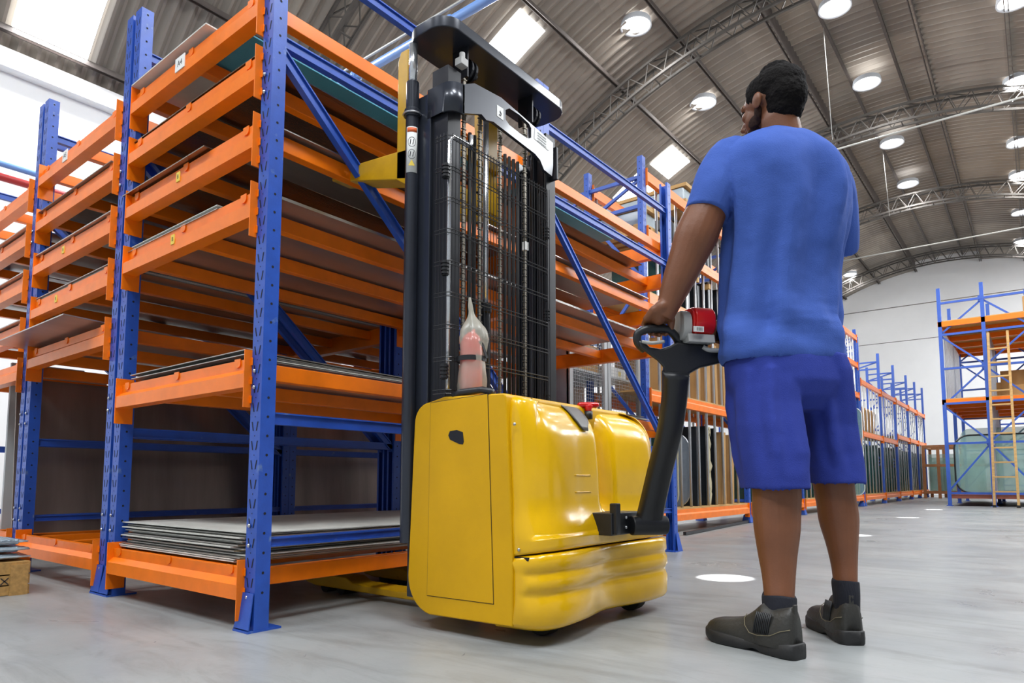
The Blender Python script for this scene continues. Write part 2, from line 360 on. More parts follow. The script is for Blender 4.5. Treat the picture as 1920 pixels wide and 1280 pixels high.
# roof lights: those in view and the added fill panels
for i, (x, y, sx, sy) in enumerate(RECTS):
    a = math.atan2(x-RXC, roof(x)-RZC); b = MB(); da = sx/2/RR
    ring = []
    for k in range(7):
        aa = a-da+2*da*k/6
        ring.append([(RXC+(RR-.055)*math.sin(aa), y-sy/2, RZC+(RR-.055)*math.cos(aa)), (RXC+(RR-.055)*math.sin(aa), y+sy/2, RZC+(RR-.055)*math.cos(aa)),
                     (RXC+(RR-.036)*math.sin(aa), y+sy/2, RZC+(RR-.036)*math.cos(aa)), (RXC+(RR-.036)*math.sin(aa), y-sy/2, RZC+(RR-.036)*math.cos(aa))])
    b.loft(ring); struct(b.obj('window_%d' % (i+1), M['skylight']))
proto = None
for i, p in enumerate(DISCS):
    if proto is None:
        t = empty('ceiling_light'); q = MB(); n = 28
        R0 = .25
        rg = lambda r, z: [(r*math.cos(2*PI*k/n), r*math.sin(2*PI*k/n), z) for k in range(n)]
        q.loft([rg(R0, .09), rg(R0, 0), rg(R0+.025, -.012), rg(R0+.025, .006), rg(R0+.012, .09)], cap=False); q.obj('collar', M['collar'], t, smooth=True)
        q = MB(); q.loft([rg(R0-.005, .06), rg(R0-.005, .04), rg(R0-.08, .015), rg(.02, .005)]); q.obj('lens', M['disc'], t, smooth=True)
        proto = t
    else: t = dup(proto)
    t.location = (p.x, p.y, roof(p.x)-.09)
    tag(t, 'round white roof light in the '+['left row, nearest the lift mast', 'ridge strip, nearest the camera', 'left row, beside the head of the worker', 'ridge strip, second one right of the head', 'ridge strip, third one', 'ridge strip, farthest one', 'right-hand row, second from the top edge', 'right-hand row, third one down', 'right-hand row, fourth one down', 'right-hand row, fifth one down', 'left row, farthest one near the end wall', 'right-hand row, lowest one near the end wall', 'right-hand row, cut by the top edge'][i], 'ceiling light', 'round lights in the roof')
# pipes, cables and tie bars
def pipe(name, pts, r, m, label, cat, n=10):
    q = MB(); q.tube(pts, r, n); o = q.obj(name, m, smooth=True); return tag(o, label, cat)
p = un(0, 306, X=XL+.4); pipe('blue_pipe', [(XL+.4, -2, p.z), (XL+.4, 20, p.z)], .035, M['pipe_blue'], 'pale blue pipe running along the left white wall', 'pipe')
p = un(0, 331, X=XL+.4); pipe('red_pipe', [(XL+.4, -2, p.z), (XL+.4, 20, p.z)], .045, M['pipe_red'], 'red pipe running along the left wall just below the blue pipe', 'pipe')
p = un(903, 6, Z=4.9); o = pipe('overhead_pipe', [(XL+.1, p.y, 4.9), (3.5, p.y, 4.9)], .045, M['pipe_blue'], 'pale blue pipe crossing the hall overhead behind the lift mast', 'pipe')
q = MB()
for x in (-5.6, -4.2, -2.8, -1.4): q.tube([(x-.03, p.y, 4.9), (x+.03, p.y, 4.9)], .06, 10)
keep(q.obj('joint', M['pipe_blue'], smooth=True), o)
p = un(890, -8, Z=5.0); pipe('conduit', [(XL+.1, p.y, 5.03), (3.5, p.y, 5.03)], .014, M['cable'], 'thin pale conduit running beside the overhead blue pipe', 'conduit', 6)
def line_at(z, pa_, name, r, m, label, cat):
    a = un(*pa_, Z=z); pipe(name, [(-6.9, a.y, z), (2.1, a.y, z)], r, m, label, cat, 6)
line_at(7.6, (1700, 243), 'cable_tray', .019, M['cable'], 'white tray bar crossing under the nearer arch behind the worker', 'cable tray')
line_at(7.3, (1822, 444), 'cable_tray', .019, M['cable'], 'white tray bar crossing in front of the farthest arch', 'cable tray')
line_at(5.2, (1755, 565), 'tie_cable', .012, M['truss'], 'thin dark cable stretched across in front of the far white wall', 'cable')
line_at(3.9, (1755, 632), 'tie_cable', .008, M['truss'], 'thinnest lower cable across the far white wall', 'cable')
for (x, y, x2, y2, lb) in ((1544, 52, 1561, 262, 'thin pale rod hanging from the ridge by the nearer arch'), (1655, 280, 1668, 405, 'thin pale rod hanging from the ridge by the middle arch')):
    a = roof_hit(x, y); bb = un(x2, y2, Y=a.y+.01); pipe('hanging_rod', [a, bb], .007, M['cable'], lb, 'rod', 6)

# ------------------------------------------------------------------ near storage racks
RX, RY, BAY, RD, PH = -2.191, 1.317, 1.292, 3.47, 2.883
PW, PD, PITCHZ = .068, .058, .0697
_post_cache = {}
def post_mesh(h, holes=True, lipped=True):
    key = (h, holes)
    if key in _post_cache: return _post_cache[key]
    b = MB(); t = .003; mb = M['blue']
    b.box(0, PW, 0, t, 0, h, mb)                             # face
    b.box(0, t, t, PD, 0, h, mb); b.box(PW-t, PW, t, PD, 0, h, mb)
    b.box(t, .016, PD-t, PD, 0, h, mb); b.box(PW-.016, PW-t, PD-t, PD, 0, h, mb)
    if holes:
        z = .10; hm = M['hole']; e = .0007  # flat dark quads paint the shade in slots and bolt holes
        while z < h-.05:
            for s_ in (-1, 1):
                cx = PW/2+s_*.0145; w = .0032; hh = .0165; k = s_*.0045
                b.add([(cx-w-k, -e, z-hh), (cx+w-k, -e, z-hh), (cx+w+k, -e, z+hh), (cx-w+k, -e, z+hh)], [(0, 1, 2, 3)], hm)
            dot = [(math.cos(2*PI*i/8), math.sin(2*PI*i/8)) for i in range(8)]
            b.add([(PW/2+.0026*c, -e, z+PITCHZ/2+.0026*s2) for c, s2 in dot], [tuple(range(8))], hm)
            for xx in (-e, PW+e):
                b.add([(xx, PD*.5+.0052*c, z+PITCHZ/2+.0052*s2) for c, s2 in dot], [tuple(range(8))], hm)
            z += PITCHZ
    o = b.obj('upright', None); me = o.data; bpy.data.objects.remove(o); _post_cache[key] = me; return me
def upright(parent, x, y, h, face=-1, foot=True, bolts=()):
    """x = left edge; y = face plane; face -1 looks towards -Y"""
    o = bpy.data.objects.new('upright', post_mesh(h)); COL.objects.link(o); o.parent = parent
    o.matrix_world = Matrix.Identity(4)
    if face < 0: loc = (x, y, 0); rz = 0
    else: loc = (x+PW, y, 0); rz = PI
    o.location = Vector(loc)-parent.location; o.rotation_euler = (0, 0, rz)
    if foot:
        q = MB(); w = .024
        q.loft([[(-.0, -.006, .135), (PW, -.006, .135), (PW, -.003, .135), (0, -.003, .135)], [(-w, -.022, .012), (PW+.002, -.022, .012), (PW+.002, -.018, .012), (-w, -.018, .012)]])
        q.loft([[(0, -.006, .135), (-.003, -.006, .135), (-.003, PD*.6, .135), (0, PD*.6, .135)], [(-w, -.022, .008), (-w-.003, -.022, .008), (-w-.003, PD, .008), (-w, PD, .008)]])
        q.box(-w-.004, PW+.003, -.024, PD+.05, 0, .007)
        f = q.obj('base_plate', M['blue'], o)
        for bz in (.118,)+tuple(bolts):
            if 'bolt' not in _post_cache:
                q = MB(); q.ball((0, 0, 0), (.0075, .006, .0075), n=8, k=5); c = q.obj('bolt', M['steel'], smooth=True); _post_cache['bolt'] = c.data; bpy.data.objects.remove(c)
            c = bpy.data.objects.new('bolt', _post_cache['bolt']); COL.objects.link(c); c.parent = o; c.location = (PW*.38, -.005, bz)
    return o
def beam(parent, x0, x1, y, ztop, face=-1, name='beam', clips=True, m=None, det=True):
    """stepped box beam spanning x0..x1; y = post face plane; protrudes towards face"""
    m = m or M['orange']; f = face; H = .112
    prof = [(0.03, 0), (0.03, -.002), (-.004, -.002), (-.002, -.040), (-.028, -.060), (-.028, -H), (.03, -H)]
    prof = [(y+(-f)*a, ztop+bz) for a, bz in prof]
    b = MB(); b.prism(prof, x0+.004, x1-.004, ax='x'); o = b.obj(name, m)
    keep(o, parent)
    if det:
        for xx, s_ in ((x0, 1), (x1, -1)):
            q = MB(); ys = sorted((y-f*.05, y+f*.03))
            q.box(min(xx, xx+s_*.005), max(xx, xx+s_*.005), ys[0], ys[1], ztop-.185, ztop+.028)
            yy = sorted((y+f*.002, y+f*.006)); q.box(min(xx-s_*.012, xx), max(xx-s_*.012, xx), yy[0], yy[1], ztop-.185, ztop+.028) if s_ > 0 else None
            if s_ < 0:
                for hz in (-.015, -.085, -.155): q.box(xx, xx+.01, yy[0], yy[1], ztop+hz-.014, ztop+hz+.014)
            c = q.obj('beam_connector', m, bevel=.001); keep(c, parent); c.parent = o; c.matrix_parent_inverse = o.matrix_world.inverted() if False else Matrix.Identity(4)
        if clips:
            n = 3
            for k in range(n):
                q = MB(); cx = x0+.07+(x1-x0-.16)*k/(n-1); pts = [(cx-.02, ztop+.004), (cx+.02, ztop+.004)]+[(cx+.02*math.cos(t), ztop-.016-.014*math.sin(t)) for t in [PI*i/6 for i in range(7)]]
                yy = sorted((y+f*.004, y+f*.008)); q.loft([[(a, yy[0], z) for a, z in pts], [(a, yy[1], z) for a, z in pts]], m)
                q.add([(cx+.004*math.cos(t), y+f*.0086, ztop-.014+.004*math.sin(t)) for t in [2*PI*i/8 for i in range(8)]], [tuple(range(8))], M['hole'])
                c = q.obj('beam_clip', None); c.data.materials.clear(); c.data.materials.append(m); c.data.materials.append(M['hole']); c.parent = o
    return o
def rail(parent, x, y0, y1, z, m=None):
    b = MB(); b.box(x-.022, x+.022, y0, y1, z-.062, z); o = b.obj('depth_rail', m or M['orange'], bevel=.003); return keep(o, parent)
def strut(parent, a, bb, w=.022, h=.045, name='brace', m=None):
    b = MB(); a = Vector(a); bb = Vector(bb); b.bar(a, bb, w, h)
    d = (bb-a).normalized(); u = d.cross(Vector((1, 0, 0))).normalized()*(h/2-.003)
    for s_ in (-1, 1): b.bar(a+u*s_+Vector((w/2+.004, 0, 0)), bb+u*s_+Vector((w/2+.004, 0, 0)), .008, .006)
    o = b.obj(name, m or M['blue']); return keep(o, parent)
def end_frame(parent, x, side):
    """two upright frames one behind the other; x = left edge of posts"""
    xc = x+PW/2
    ys = [RY, RY+1.70, RY+1.76, RY+RD-.03]
    upright(parent, x, ys[0], PH, -1, True, (.30, .37, .93, .87, 2.07, 2.0)); upright(parent, x, ys[1]+PD, PH, 1); upright(parent, x, ys[2], PH, -1); upright(parent, x, ys[3]+PD, PH, 1)
    for (ya, yb) in ((ys[0]+PD, ys[1]), (ys[2]+PD, ys[3])):
        for z in (.308, .76, 2.225, 2.654): strut(parent, (xc, ya-.01, z), (xc, yb+.01, z), h=.034 if z < .4 else .045, name='cross_strut')
        strut(parent, (xc, ya-.01, 2.185), (xc, yb+.01, .74), name='diagonal_brace')
LV1 = [.2207, .982, 1.623, 1.895, 2.165, 2.42]; LV2 = [.2207, 1.303, 1.60, 1.868, 2.14, 2.42]; LV3 = [.2207, 1.25, 1.50, 1.80, 2.09, 2.38]
RAILX = (.05, .42, .82, 1.2)
def rack_bay(k, levels, label):
    xr = RX-BAY*k; xl = xr-BAY
    t = empty('storage_rack', ((xr+xl)/2, RY+RD/2, 0)); tag(t, label, 'rack', 'orange and blue sheet racks in the near row')
    end_frame(t, xr-PW, 1); end_frame(t, xl+.030, -1)
    for i, z in enumerate(levels):
        beam(t, xl+PW+.030, xr-PW, RY, z, -1)
        beam(t, xl+PW+.030, xr-PW, RY+RD+PD-.03, z, 1, clips=False)
        beam(t, xl+PW+.030, xr-PW, RY+1.70+PD-.0, z, 1, clips=False, det=(k < 2))
        xs = [xr-(.22 if i in (2, 4) else .1), xr-.66, xl+.15]
        for x in xs: rail(t, x, RY+.03, RY+RD+PD-.06, z-.012)
    return t
def fixup():                                                  # parts modelled in hall coordinates keep their place below their thing
    pass
bays = []
bays.append(rack_bay(0, LV1, 'orange and blue rack nearest the camera with a tall sheet stack on its bottom shelf'))
bays.append(rack_bay(1, LV2, 'second orange and blue rack from the right, metal sheet overhanging its lowest upper beam'))
bays.append(rack_bay(2, LV3, 'third orange and blue rack, cut by the left edge of the photo'))
# shelf codes
def code(x, z, w, h, m, txt, label):
    q = MB(); q.box(x-w/2, x+w/2, RY-.0316, RY-.0282, z-h/2, z+h/2); o = q.obj('shelf_tag', m); tag(o, label, 'label')
    cu = bpy.data.curves.new('tag_text', 'FONT'); cu.body = txt; cu.size = h*.62; cu.align_x = 'CENTER'; cu.align_y = 'CENTER'; cu.extrude = .0002
    tmp = bpy.data.objects.new('tag_text', cu); me = bpy.data.meshes.new_from_object(tmp); me.materials.clear(); me.materials.append(M['ink'])
    bpy.data.objects.remove(tmp); c = bpy.data.objects.new('tag_text', me); COL.objects.link(c); c.location = (x, RY-.0319, z); c.rotation_euler = (PI/2, 0, 0); c.parent = o
code(un(350, 133, Y=RY).x, 2.365, .085, .062, M['white_label'], 'A4', 'white shelf tag on the top beam of the nearest rack')
code(un(133, 302, Y=RY).x, 2.365, .07, .062, M['white_label'], 'A5', 'white shelf tag on the top beam of the second rack')
for (px, py, z, w) in ((347, 340, 1.84, 'upper'), (337, 455, 1.568, 'lower')):
    code(un(px, py, Y=RY).x, z-.005, .03, .042, M['yellow_label'], 'B', 'small yellow tag on the %s of two tagged beams of the nearest rack' % w)
for (px, z, w) in ((130, 1.805, 'upper'), (122, 1.54, 'lower')):
    code(un(px, 470, Y=RY).x, z, .03, .04, M['yellow_label'], 'B', 'small yellow tag on the %s tagged beam of the second rack' % w)

# sheets lying on the shelves
def sheet(x0, x1, y0, y1, z, t, m, label, group, lift=0., name='metal_sheet', cat='sheet', sk=0.):
    b = MB(); n = 8; top = []; bot = []
    for i in range(n+1):
        f = i/n; y = y0+(y1-y0)*f; dz = lift*(1-f)**6
        top.append([(x0+sk*f, y, z+t+dz), (x1+sk*f, y, z+t+dz)]); bot.append([(x0+sk*f, y, z+dz), (x1+sk*f, y, z+dz)])
    rings = [[top[i][0], top[i][1], bot[i][1], bot[i][0]] for i in range(n+1)]
    b.loft(rings); o = b.obj(name, m); return tag(o, label, cat, group)
XA, XB = RX-BAY+.08, RX-.07
ORD = ['lowest', 'second lowest', 'third', 'fourth', 'fifth', 'sixth', 'seventh', 'eighth', 'ninth', 'tenth', 'eleventh', 'twelfth', 'thirteenth', 'fourteenth', 'fifteenth']
g0 = 'sheets stacked on the bottom shelf of the nearest rack'
z = .222
for i in range(15):
    j = random.uniform; sheet(XA+.02+j(0, .035), XB-.14+j(0, .08), RY+.015+j(0, .05), 4.55+j(-.05, .05), z, .0042, M['board'] if i % 3 else M['galv'], 'thin grey sheet, %s counted upwards in the tall stack on the bottom shelf' % ORD[i], g0); z += .0072
sheet(XA, XB-.02, RY+.03, 4.6, z+.001, .004, M['board'], 'topmost pale sheet of the tall stack on the bottom shelf of the nearest rack', g0, .006)
def stack(xa, xb, zt, n, label, group, m='galv', t=.0035, gap=.006, yl=0., lift=0.):
    z = zt-.004
    for i in range(n):
        r = random.uniform
        sheet(xa+r(0, .07), xb-r(0, .03), RY-.012-yl+r(0, .05), 4.5+r(-.08, .08), z, t, M[m] if i % 2 == 0 else M['board'], label.replace('thin sheet in the pile', '%s sheet in pile' % ORD[i]), group, lift*(i+1)/n); z += gap
stack(XA+.1, XB-.01, .982, 5, 'thin sheet in the pile on the second shelf of the nearest rack', 'sheets on the second shelf of the nearest rack', lift=.012)
stack(XA-.02, XB-.28, 1.623, 4, 'thin sheet in the pile on the third shelf of the nearest rack', 'sheets on the third shelf of the nearest rack', lift=.008)
sheet(XB-.30, XB+.0, RY+.05, 4.5, 1.622, .012, M['galv'], 'narrow metal sheet at the mast side of the third shelf of the nearest rack', 'sheets on the third shelf of the nearest rack')
sheet(XA-.02, XB-.37, RY-.03, 4.5, 1.893, .005, M['shiny'], 'single speckled metal sheet jutting over the fourth beam of the nearest rack', None, .01)
sheet(XB-.36, XB+.02, RY+.05, 4.5, 1.893, .005, M['galv'], 'brushed metal sheet beside the fork on the fourth shelf of the nearest rack', None)
sheet(XA-.03, XB-.03, RY-.006, 4.5, 2.163, .004, M['shiny'], 'thin brown-edged sheet covering the fifth shelf of the nearest rack', None, .008)
sheet(XA+.55, -2.54, RY+.03, 4.5, 2.422, .006, M['teal'], 'teal sheet on the top shelf of the nearest rack, seen from below', None)
sheet(XA+.02, -2.66, RY-.03, 4.4, 2.432, .006, M['board'], 'pale board jutting out over the top beam of the nearest rack', None, .018, 'board', 'board')
sheet(XA+.06, -2.70, RY-.015, 4.4, 2.441, .004, M['edge'], 'brown sheet lying on the pale board on the top shelf of the nearest rack', None, .035)
X2A, X2B = XA-BAY, XB-BAY
sheet(X2A, X2B-.06, RY-.02, 4.5, 2.138, .005, M['edge'], 'dark sheet on the fifth shelf of the second rack', None, .006)
sheet(X2A, X2B-.02, RY-.02, 4.5, 1.866, .006, M['galv'], 'metal sheet on the fourth shelf of the second rack', None, .008)
stack(X2A, X2B, 1.60, 3, 'thin sheet in the pile on the third shelf of the second rack', 'sheets on the third shelf of the second rack')
sheet(X2A-.1, X2B-.12, RY-.17, 4.2, 1.302, .006, M['galv'], 'grey metal sheet jutting far out over the second shelf of the second rack', None, .03)
X3A, X3B = X2A-BAY, X2B-BAY
for z, w in ((2.088, 'fifth'), (1.798, 'fourth'), (1.498, 'third')):
    sheet(X3A, X3B, RY-.03, 4.5, z, .006, M['galv'], 'metal sheet on the %s shelf of the third rack at the left edge' % w, None, .01)
# tall dark panels standing behind the second rack
q = MB(); q.loft([[(-5.05, RY+.05, .18), (-5.04, RY+.05, .18), (-5.13, RY+.05, 1.19), (-5.14, RY+.05, 1.19)], [(-5.05, 4.7, .18), (-5.04, 4.7, .18), (-5.13, 4.7, 1.19), (-5.14, 4.7, 1.19)]])
tag(q.obj('steel_plate', M['darkmetal']), 'large dark brushed metal panel standing on edge behind the second rack', 'steel plate')
q = MB(); q.box(-5.6, -5.57, 1.45, 1.9, 0, 1.35); q.box(-5.72, -5.69, 1.5, 2.1, 0, 1.32)
tag(q.obj('door_frame', M['grey_metal']), 'light grey upright frames standing at the left edge behind the third rack', 'frame')

# ------------------------------------------------------------------ stacker truck
T = empty('stacker_truck', (-1.6, 2.2, 0)); tag(T, 'yellow pedestrian stacker truck with black mast raised in front of the nearest rack', 'stacker truck')
def tp(o): return keep(o, T)
YN, YF = 1.72, 2.68
def arc2(cx, cz, r, a0_, a1_, n=8): return [(cx+r*math.cos(math.radians(a0_+(a1_-a0_)*i/n)), cz+r*math.sin(math.radians(a0_+(a1_-a0_)*i/n))) for i in range(n+1)]
prof = arc2(-1.745, .742, .075, 180, 90)+[(-1.67, .832), (-1.39, .822), (-1.384, .806), (-1.356, .28), (-1.356, .062)]+arc2(-1.715, .185, .13, 262, 180)
b = MB(); b.prism(prof, YN, YF-.12, ax='y'); body = tp(b.obj('body_shell', M['yellow_side'], bevel=.006))
b = MB(); ins = [(-1.742, .124), (-1.434, .128), (-1.462, .818), (-1.70, .815), (-1.742, .76)]
pb = MB(); pb.prism([(-1.743, .122), (-1.432, .126), (-1.460, .826), (-1.735, .815)], YN-.0012, YN+.01, ax='y'); tp(pb.obj('panel_gap', M['hole']))
pb = MB(); pb.prism([(-1.741, .124), (-1.434, .128), (-1.462, .824), (-1.733, .813)], YN-.003, YN+.01, ax='y'); pan = tp(pb.obj('side_panel', M['yellow_side'], bevel=.0012))
pb = MB(); hp = [un(x, y, Y=YN) for x, y in ((845,808),(858,806),(869,810),(871,828),(869,833),(862,832),(845,824),(842,816))]
pb.prism([(p.x, p.z) for p in hp], YN-.0042, YN+.005, ax='y'); c = tp(pb.obj('hand_hole', M['hole']));  # flat dark plate paints the shaded inside of the hand hole
b = MB(); pts = [un(x, y, Z=.835) for x, y in ((845,741),(870,735),(915,733),(935,738))]
b.tube([(-1.63, YN+.01, .834), (-1.60, YN+.012, .843), (-1.50, YN+.014, .844), (-1.45, YN+.012, .83)], .012, 8); tp(b.obj('top_trim', M['black'], smooth=True))
# outline of the rear cover, as seen from above, near side to far side
def catmull(P, n):
    out = []; m_ = len(P)
    for i in range(m_-1):
        p0, p1, p2, p3 = P[max(i-1, 0)], P[i], P[i+1], P[min(i+2, m_-1)]
        for k in range(n):
            t = k/n; out.append(tuple(.5*((2*p1[j])+(-p0[j]+p2[j])*t+(2*p0[j]-5*p1[j]+4*p2[j]-p3[j])*t*t+(-p0[j]+3*p1[j]-3*p2[j]+p3[j])*t**3) for j in range(len(p1))))
    out.append(tuple(P[-1])); return out
def offs(pl, d):                                              # move a plan outline inwards
    out = []
    for i, p in enumerate(pl):
        a = pl[max(i-1, 0)]; c = pl[min(i+1, len(pl)-1)]; tx, ty = c[0]-a[0], c[1]-a[1]; l = math.hypot(tx, ty) or 1
        dd = d[i] if isinstance(d, list) else d
        out.append((max(p[0]-ty/l*dd, -1.46), min(max(p[1]+tx/l*dd, YN+.01), YF-.01)))
    return out
def cover(P, levels, n=8, m=None, name='cover'):
    pl = catmull(P, n); rings = []
    for (z, d, zs) in levels:
        o_ = offs(pl, d) if d else pl
        rings.append([(x, y, z+zs*((x+1.39)/.16)) for x, y in o_]+[(-1.45, YF-.03, z+zs*0), (-1.45, YN+.03, z)])
    b = MB(); b.loft(rings); return b
YC = 2.20
def sym(P): return P+[(x, 2*YC-y) for x, y in P[::-1]][(1 if abs(P[-1][1]-YC) < 1e-6 else 0):]
bump_out = sym([(-1.362, YN+.002), (-1.31, YN+.01), (-1.258, YN+.04), (-1.232, YN+.10), (-1.228, YN+.18), (-1.240, YN+.29), (-1.262, YN+.40), (-1.270, YC)])
lv = [(.05, .035, 0), (.062, .008, 0), (.075, 0, 0), (.135, -.003, .008), (.15, .004, .01), (.16, .007, .012), (.17, .002, .012), (.178, -.004, .014), (.205, -.003, .016), (.215, .004, .018), (.226, .005, .018), (.234, -.002, .018), (.262, 0, .02), (.272, .004, .022), (.278, .012, .022)]
tp(cover(bump_out, lv).obj('bumper', M['yellow'], smooth=True))
shell_out = sym([(-1.375, YN+.006), (-1.325, YN+.012), (-1.275, YN+.035), (-1.243, YN+.085), (-1.236, YN+.16), (-1.246, YN+.27), (-1.258, YN+.36), (-1.262, YC)])
pl = catmull(shell_out, 10); NP = len(pl)
def dfun(i, z):                                               # how far the cover is drawn in at height z
    y = pl[i][1]; f = smoothstep(.33, .47, z); rearness = smoothstep(-1.37, -1.24, pl[i][0])
    val = math.exp(-((y-2.245)/.036)**2)
    d = f*(.010+.032*rearness)+f*val*.075
    d += .02*smoothstep(.5, .8, z)*rearness
    return d
rings = []
zl = [.283, .29, .30, .318, .33, .345, .36, .38, .40, .42, .45, .49, .55, .60, .64, .68]
def shell_ring(z, extra, zs): 
    o_ = offs(pl, [dfun(i, min(z, .75))+extra*(1. if pl[i][1] > YC else (.2+.8*smoothstep(-1.37, -1.24, pl[i][0]))) for i in range(NP)])
    return [Vector((x, y, z+zs*(max(x, -1.39)+1.39)/.15)) for x, y in o_]
for z in zl: rings.append(shell_ring(z, .004 if z < .288 else 0, .022 if z < .34 else .0))
for k in range(1, 9):
    t = k/8*PI/2; rings.append(shell_ring(.68+.132*math.sin(t), .115*(1-math.cos(t)), -.035*math.sin(t)))
rings.append(shell_ring(.816, .15, -.035))
b = MB(); b.loft([r+[Vector((-1.46, r[-1].y, r[-1].z)), Vector((-1.46, r[0].y, r[0].z))] for r in rings]); cov = tp(b.obj('rear_cover', M['yellow'], smooth=True))
b = MB(); b.box(-1.5, -1.30, YN+.012, YF-.012, .274, .285); tp(b.obj('seam_strip', M['hole']))  # near-black strip set along the seam
def surf(u, v): 
    i0 = min(int(v), len(rings)-2); f = v-i0; r0, r1 = rings[i0], rings[i0+1]; j = u*(NP-1); j0 = min(int(j), NP-2); g = j-j0
    return (r0[j0].lerp(r0[j0+1], g)).lerp(r1[j0].lerp(r1[j0+1], g), f)
def uy(y, v): 
    best = min(range(200), key=lambda k: abs(surf(k/199, v).y-y)+(0 if surf(k/199, v).x > -1.4 else 1)); return best/199
def patch(name, m, y0_, y1_, v0, v1, off=.003, n=8, taper=None):
    vs = []; k_ = 10
    for i in range(k_+1):
        v = v0+(v1-v0)*i/k_; f = 1 if taper is None else taper(i/k_); ym = (y0_+y1_)/2; hw = (y1_-y0_)/2*f
        ua, ub = uy(ym-hw, v), uy(ym+hw, v)
        for j in range(n+1):
            u = ua+(ub-ua)*j/n; p = surf(u, v); e = .004; nrm = (surf(min(u+e, 1), v)-surf(max(u-e, 0), v)).cross(surf(u, min(v+.1, len(rings)-1.01))-surf(u, max(v-.1, 0)))
            nrm = nrm.normalized(); 
            if nrm.x+nrm.z*.7 < 0: nrm = -nrm
            vs.append(p+nrm*off)
    fs = [(i*(n+1)+j, i*(n+1)+j+1, (i+1)*(n+1)+j+1, (i+1)*(n+1)+j) for i in range(k_) for j in range(n)]
    b = MB(); b.add(vs, fs, m); o = b.obj(name, None, smooth=True); sd = o.modifiers.new('s', 'SOLIDIFY'); sd.thickness = .004; sd.offset = 0; return tp(o)
patch('switch_recess', M['dgrey'], 2.05, 2.16, 16.5, 23.6, .007, taper=lambda t: .35+.65*math.sin(min(1, t*2.2)*PI/2))
sb = un(1103, 771, X=-1.375)
b = MB(); b.tube([sb+Vector((0, 0, -.03)), sb+Vector((0, 0, .0))], .017, 12, M['black']); tp(b.obj('switch_socket', None, smooth=True))
b = MB(); b.tube([sb+Vector((0, 0, -.005)), sb+Vector((0, 0, .006)), sb+Vector((0, 0, .022)), sb+Vector((0, 0, .028))], [.015, .013, .02, .012], 14); b.cap(sb+Vector((-.02, -.028, .024)), sb+Vector((.02, .028, .026)), .0115, .0115); tp(b.obj('stop_button', M['red'], smooth=True))
b = MB(); 
for (x, y) in ((961, 795), (969, 1030)):
    p = un(x, y, Y=YN+.006); b = MB(); b.ball((p.x+.008, YN+.006, p.z), (.006, .004, .006), n=10); tp(b.obj('screw', M['steel'], smooth=True))
b = MB()
for vv in (12.0, 11.0):
    b.tube([surf(uy(1.99+.13*k/6, vv), vv)+Vector((-.0005, 0, 0)) for k in range(7)], .0028, 8)
tp(b.obj('moulded_rib', M['yellow'], smooth=True))
# wheels and base legs
for (x, y, nm) in ((-1.38, 1.93, 'drive_wheel'), (-1.36, 2.52, 'castor_wheel')):
    b = MB(); b.tube([(x-.0, y-.03, .06), (x, y+.03, .06)], .06, 20); tp(b.obj(nm, M['rubber'], smooth=False, bevel=.006))
for (y, nm) in ((1.99, 'base_leg'), (2.35, 'base_leg')):
    b = MB(); b.prism([(-1.82, .028), (-2.78, .028), (-2.86, .04), (-2.87, .075), (-2.84, .083), (-2.55, .085), (-2.50, .062), (-2.2, .06), (-1.82, .075)], y, y+.115, ax='y'); lg = tp(b.obj(nm, M['yellow_fork'], bevel=.006))
    for k in range(2):
        b = MB(); b.tube([(-2.72+.12*k, y+.01, .03), (-2.72+.12*k, y+.1, .03)], .03, 14); tp(b.obj('load_roller', M['rubber']))
# mast
def cprof(x, y, sx, sy, t, side):                             # C section opening towards the mast centre
    s_ = side; P = [(x, y), (x+sx, y), (x+sx, y+s_*sy), (x+sx-t, y+s_*sy), (x+sx-t, y+s_*t), (x+t, y+s_*t), (x+t, y+s_*sy), (x, y+s_*sy)]
    return P
MN, MF = 1.752, 2.50
for (y, s_) in ((MN, 1), (MF, -1)):
    b = MB(); b.prism(cprof(-1.885, y, .10, .085, .014, s_), .10, 2.04, ax='z'); tp(b.obj('outer_mast_rail', M['mast'], bevel=.004))
    b = MB(); b.prism(cprof(-1.79, y+s_*.012, .085, .075, .014, s_), .12, 2.13, ax='z'); b.box(-1.765, -1.728, *sorted((y+s_*.03, y+s_*.075)), .12, 2.12); tp(b.obj('inner_mast_rail', M['mast2'], bevel=.003))
for (y, s_) in ((MN-.018, 1), (MF+.018, -1)):
    b = MB(); b.tube([(-1.868, y, .30), (-1.868, y, 2.10)], .026, 20); b.tube([(-1.868, y, 1.955), (-1.868, y, 1.985)], .032, 20); cy = tp(b.obj('lift_cylinder', M['mast'], smooth=False, bevel=.002))
    cy.data.polygons.foreach_set('use_smooth', [True]*len(cy.data.polygons))
    b = MB(); b.tube([(-1.868, y, 2.10), (-1.868, y, 2.26)], .017, 16); tp(b.obj('cylinder_rod', M['chrome'], smooth=True))
b = MB(); b.tube([(-1.868+.035*math.cos(t), MN-.018+.035*math.sin(t), 1.965) for t in [2*PI*k/20 for k in range(21)]], .004, 6, cap=False); tp(b.obj('clamp_ring', M['steel'], smooth=True))
# top plate
def slot(x0, x1, y0_, y1_, r, n=8):
    o_ = []
    for (cx, cy, a) in ((x1-r, y0_+r, -90), (x1-r, y1_-r, 0), (x0+r, y1_-r, 90), (x0+r, y0_+r, 180)):
        o_ += [(cx+r*math.cos(math.radians(a+90*k/n)), cy+r*math.sin(math.radians(a+90*k/n))) for k in range(n+1)]
    return o_
b = MB(); b.prism(slot(-1.90, -1.665, MN-.045, MF+.05, .085), 2.26, 2.305, ax='z'); tp(b.obj('mast_top_plate', M['mast'], bevel=.004))
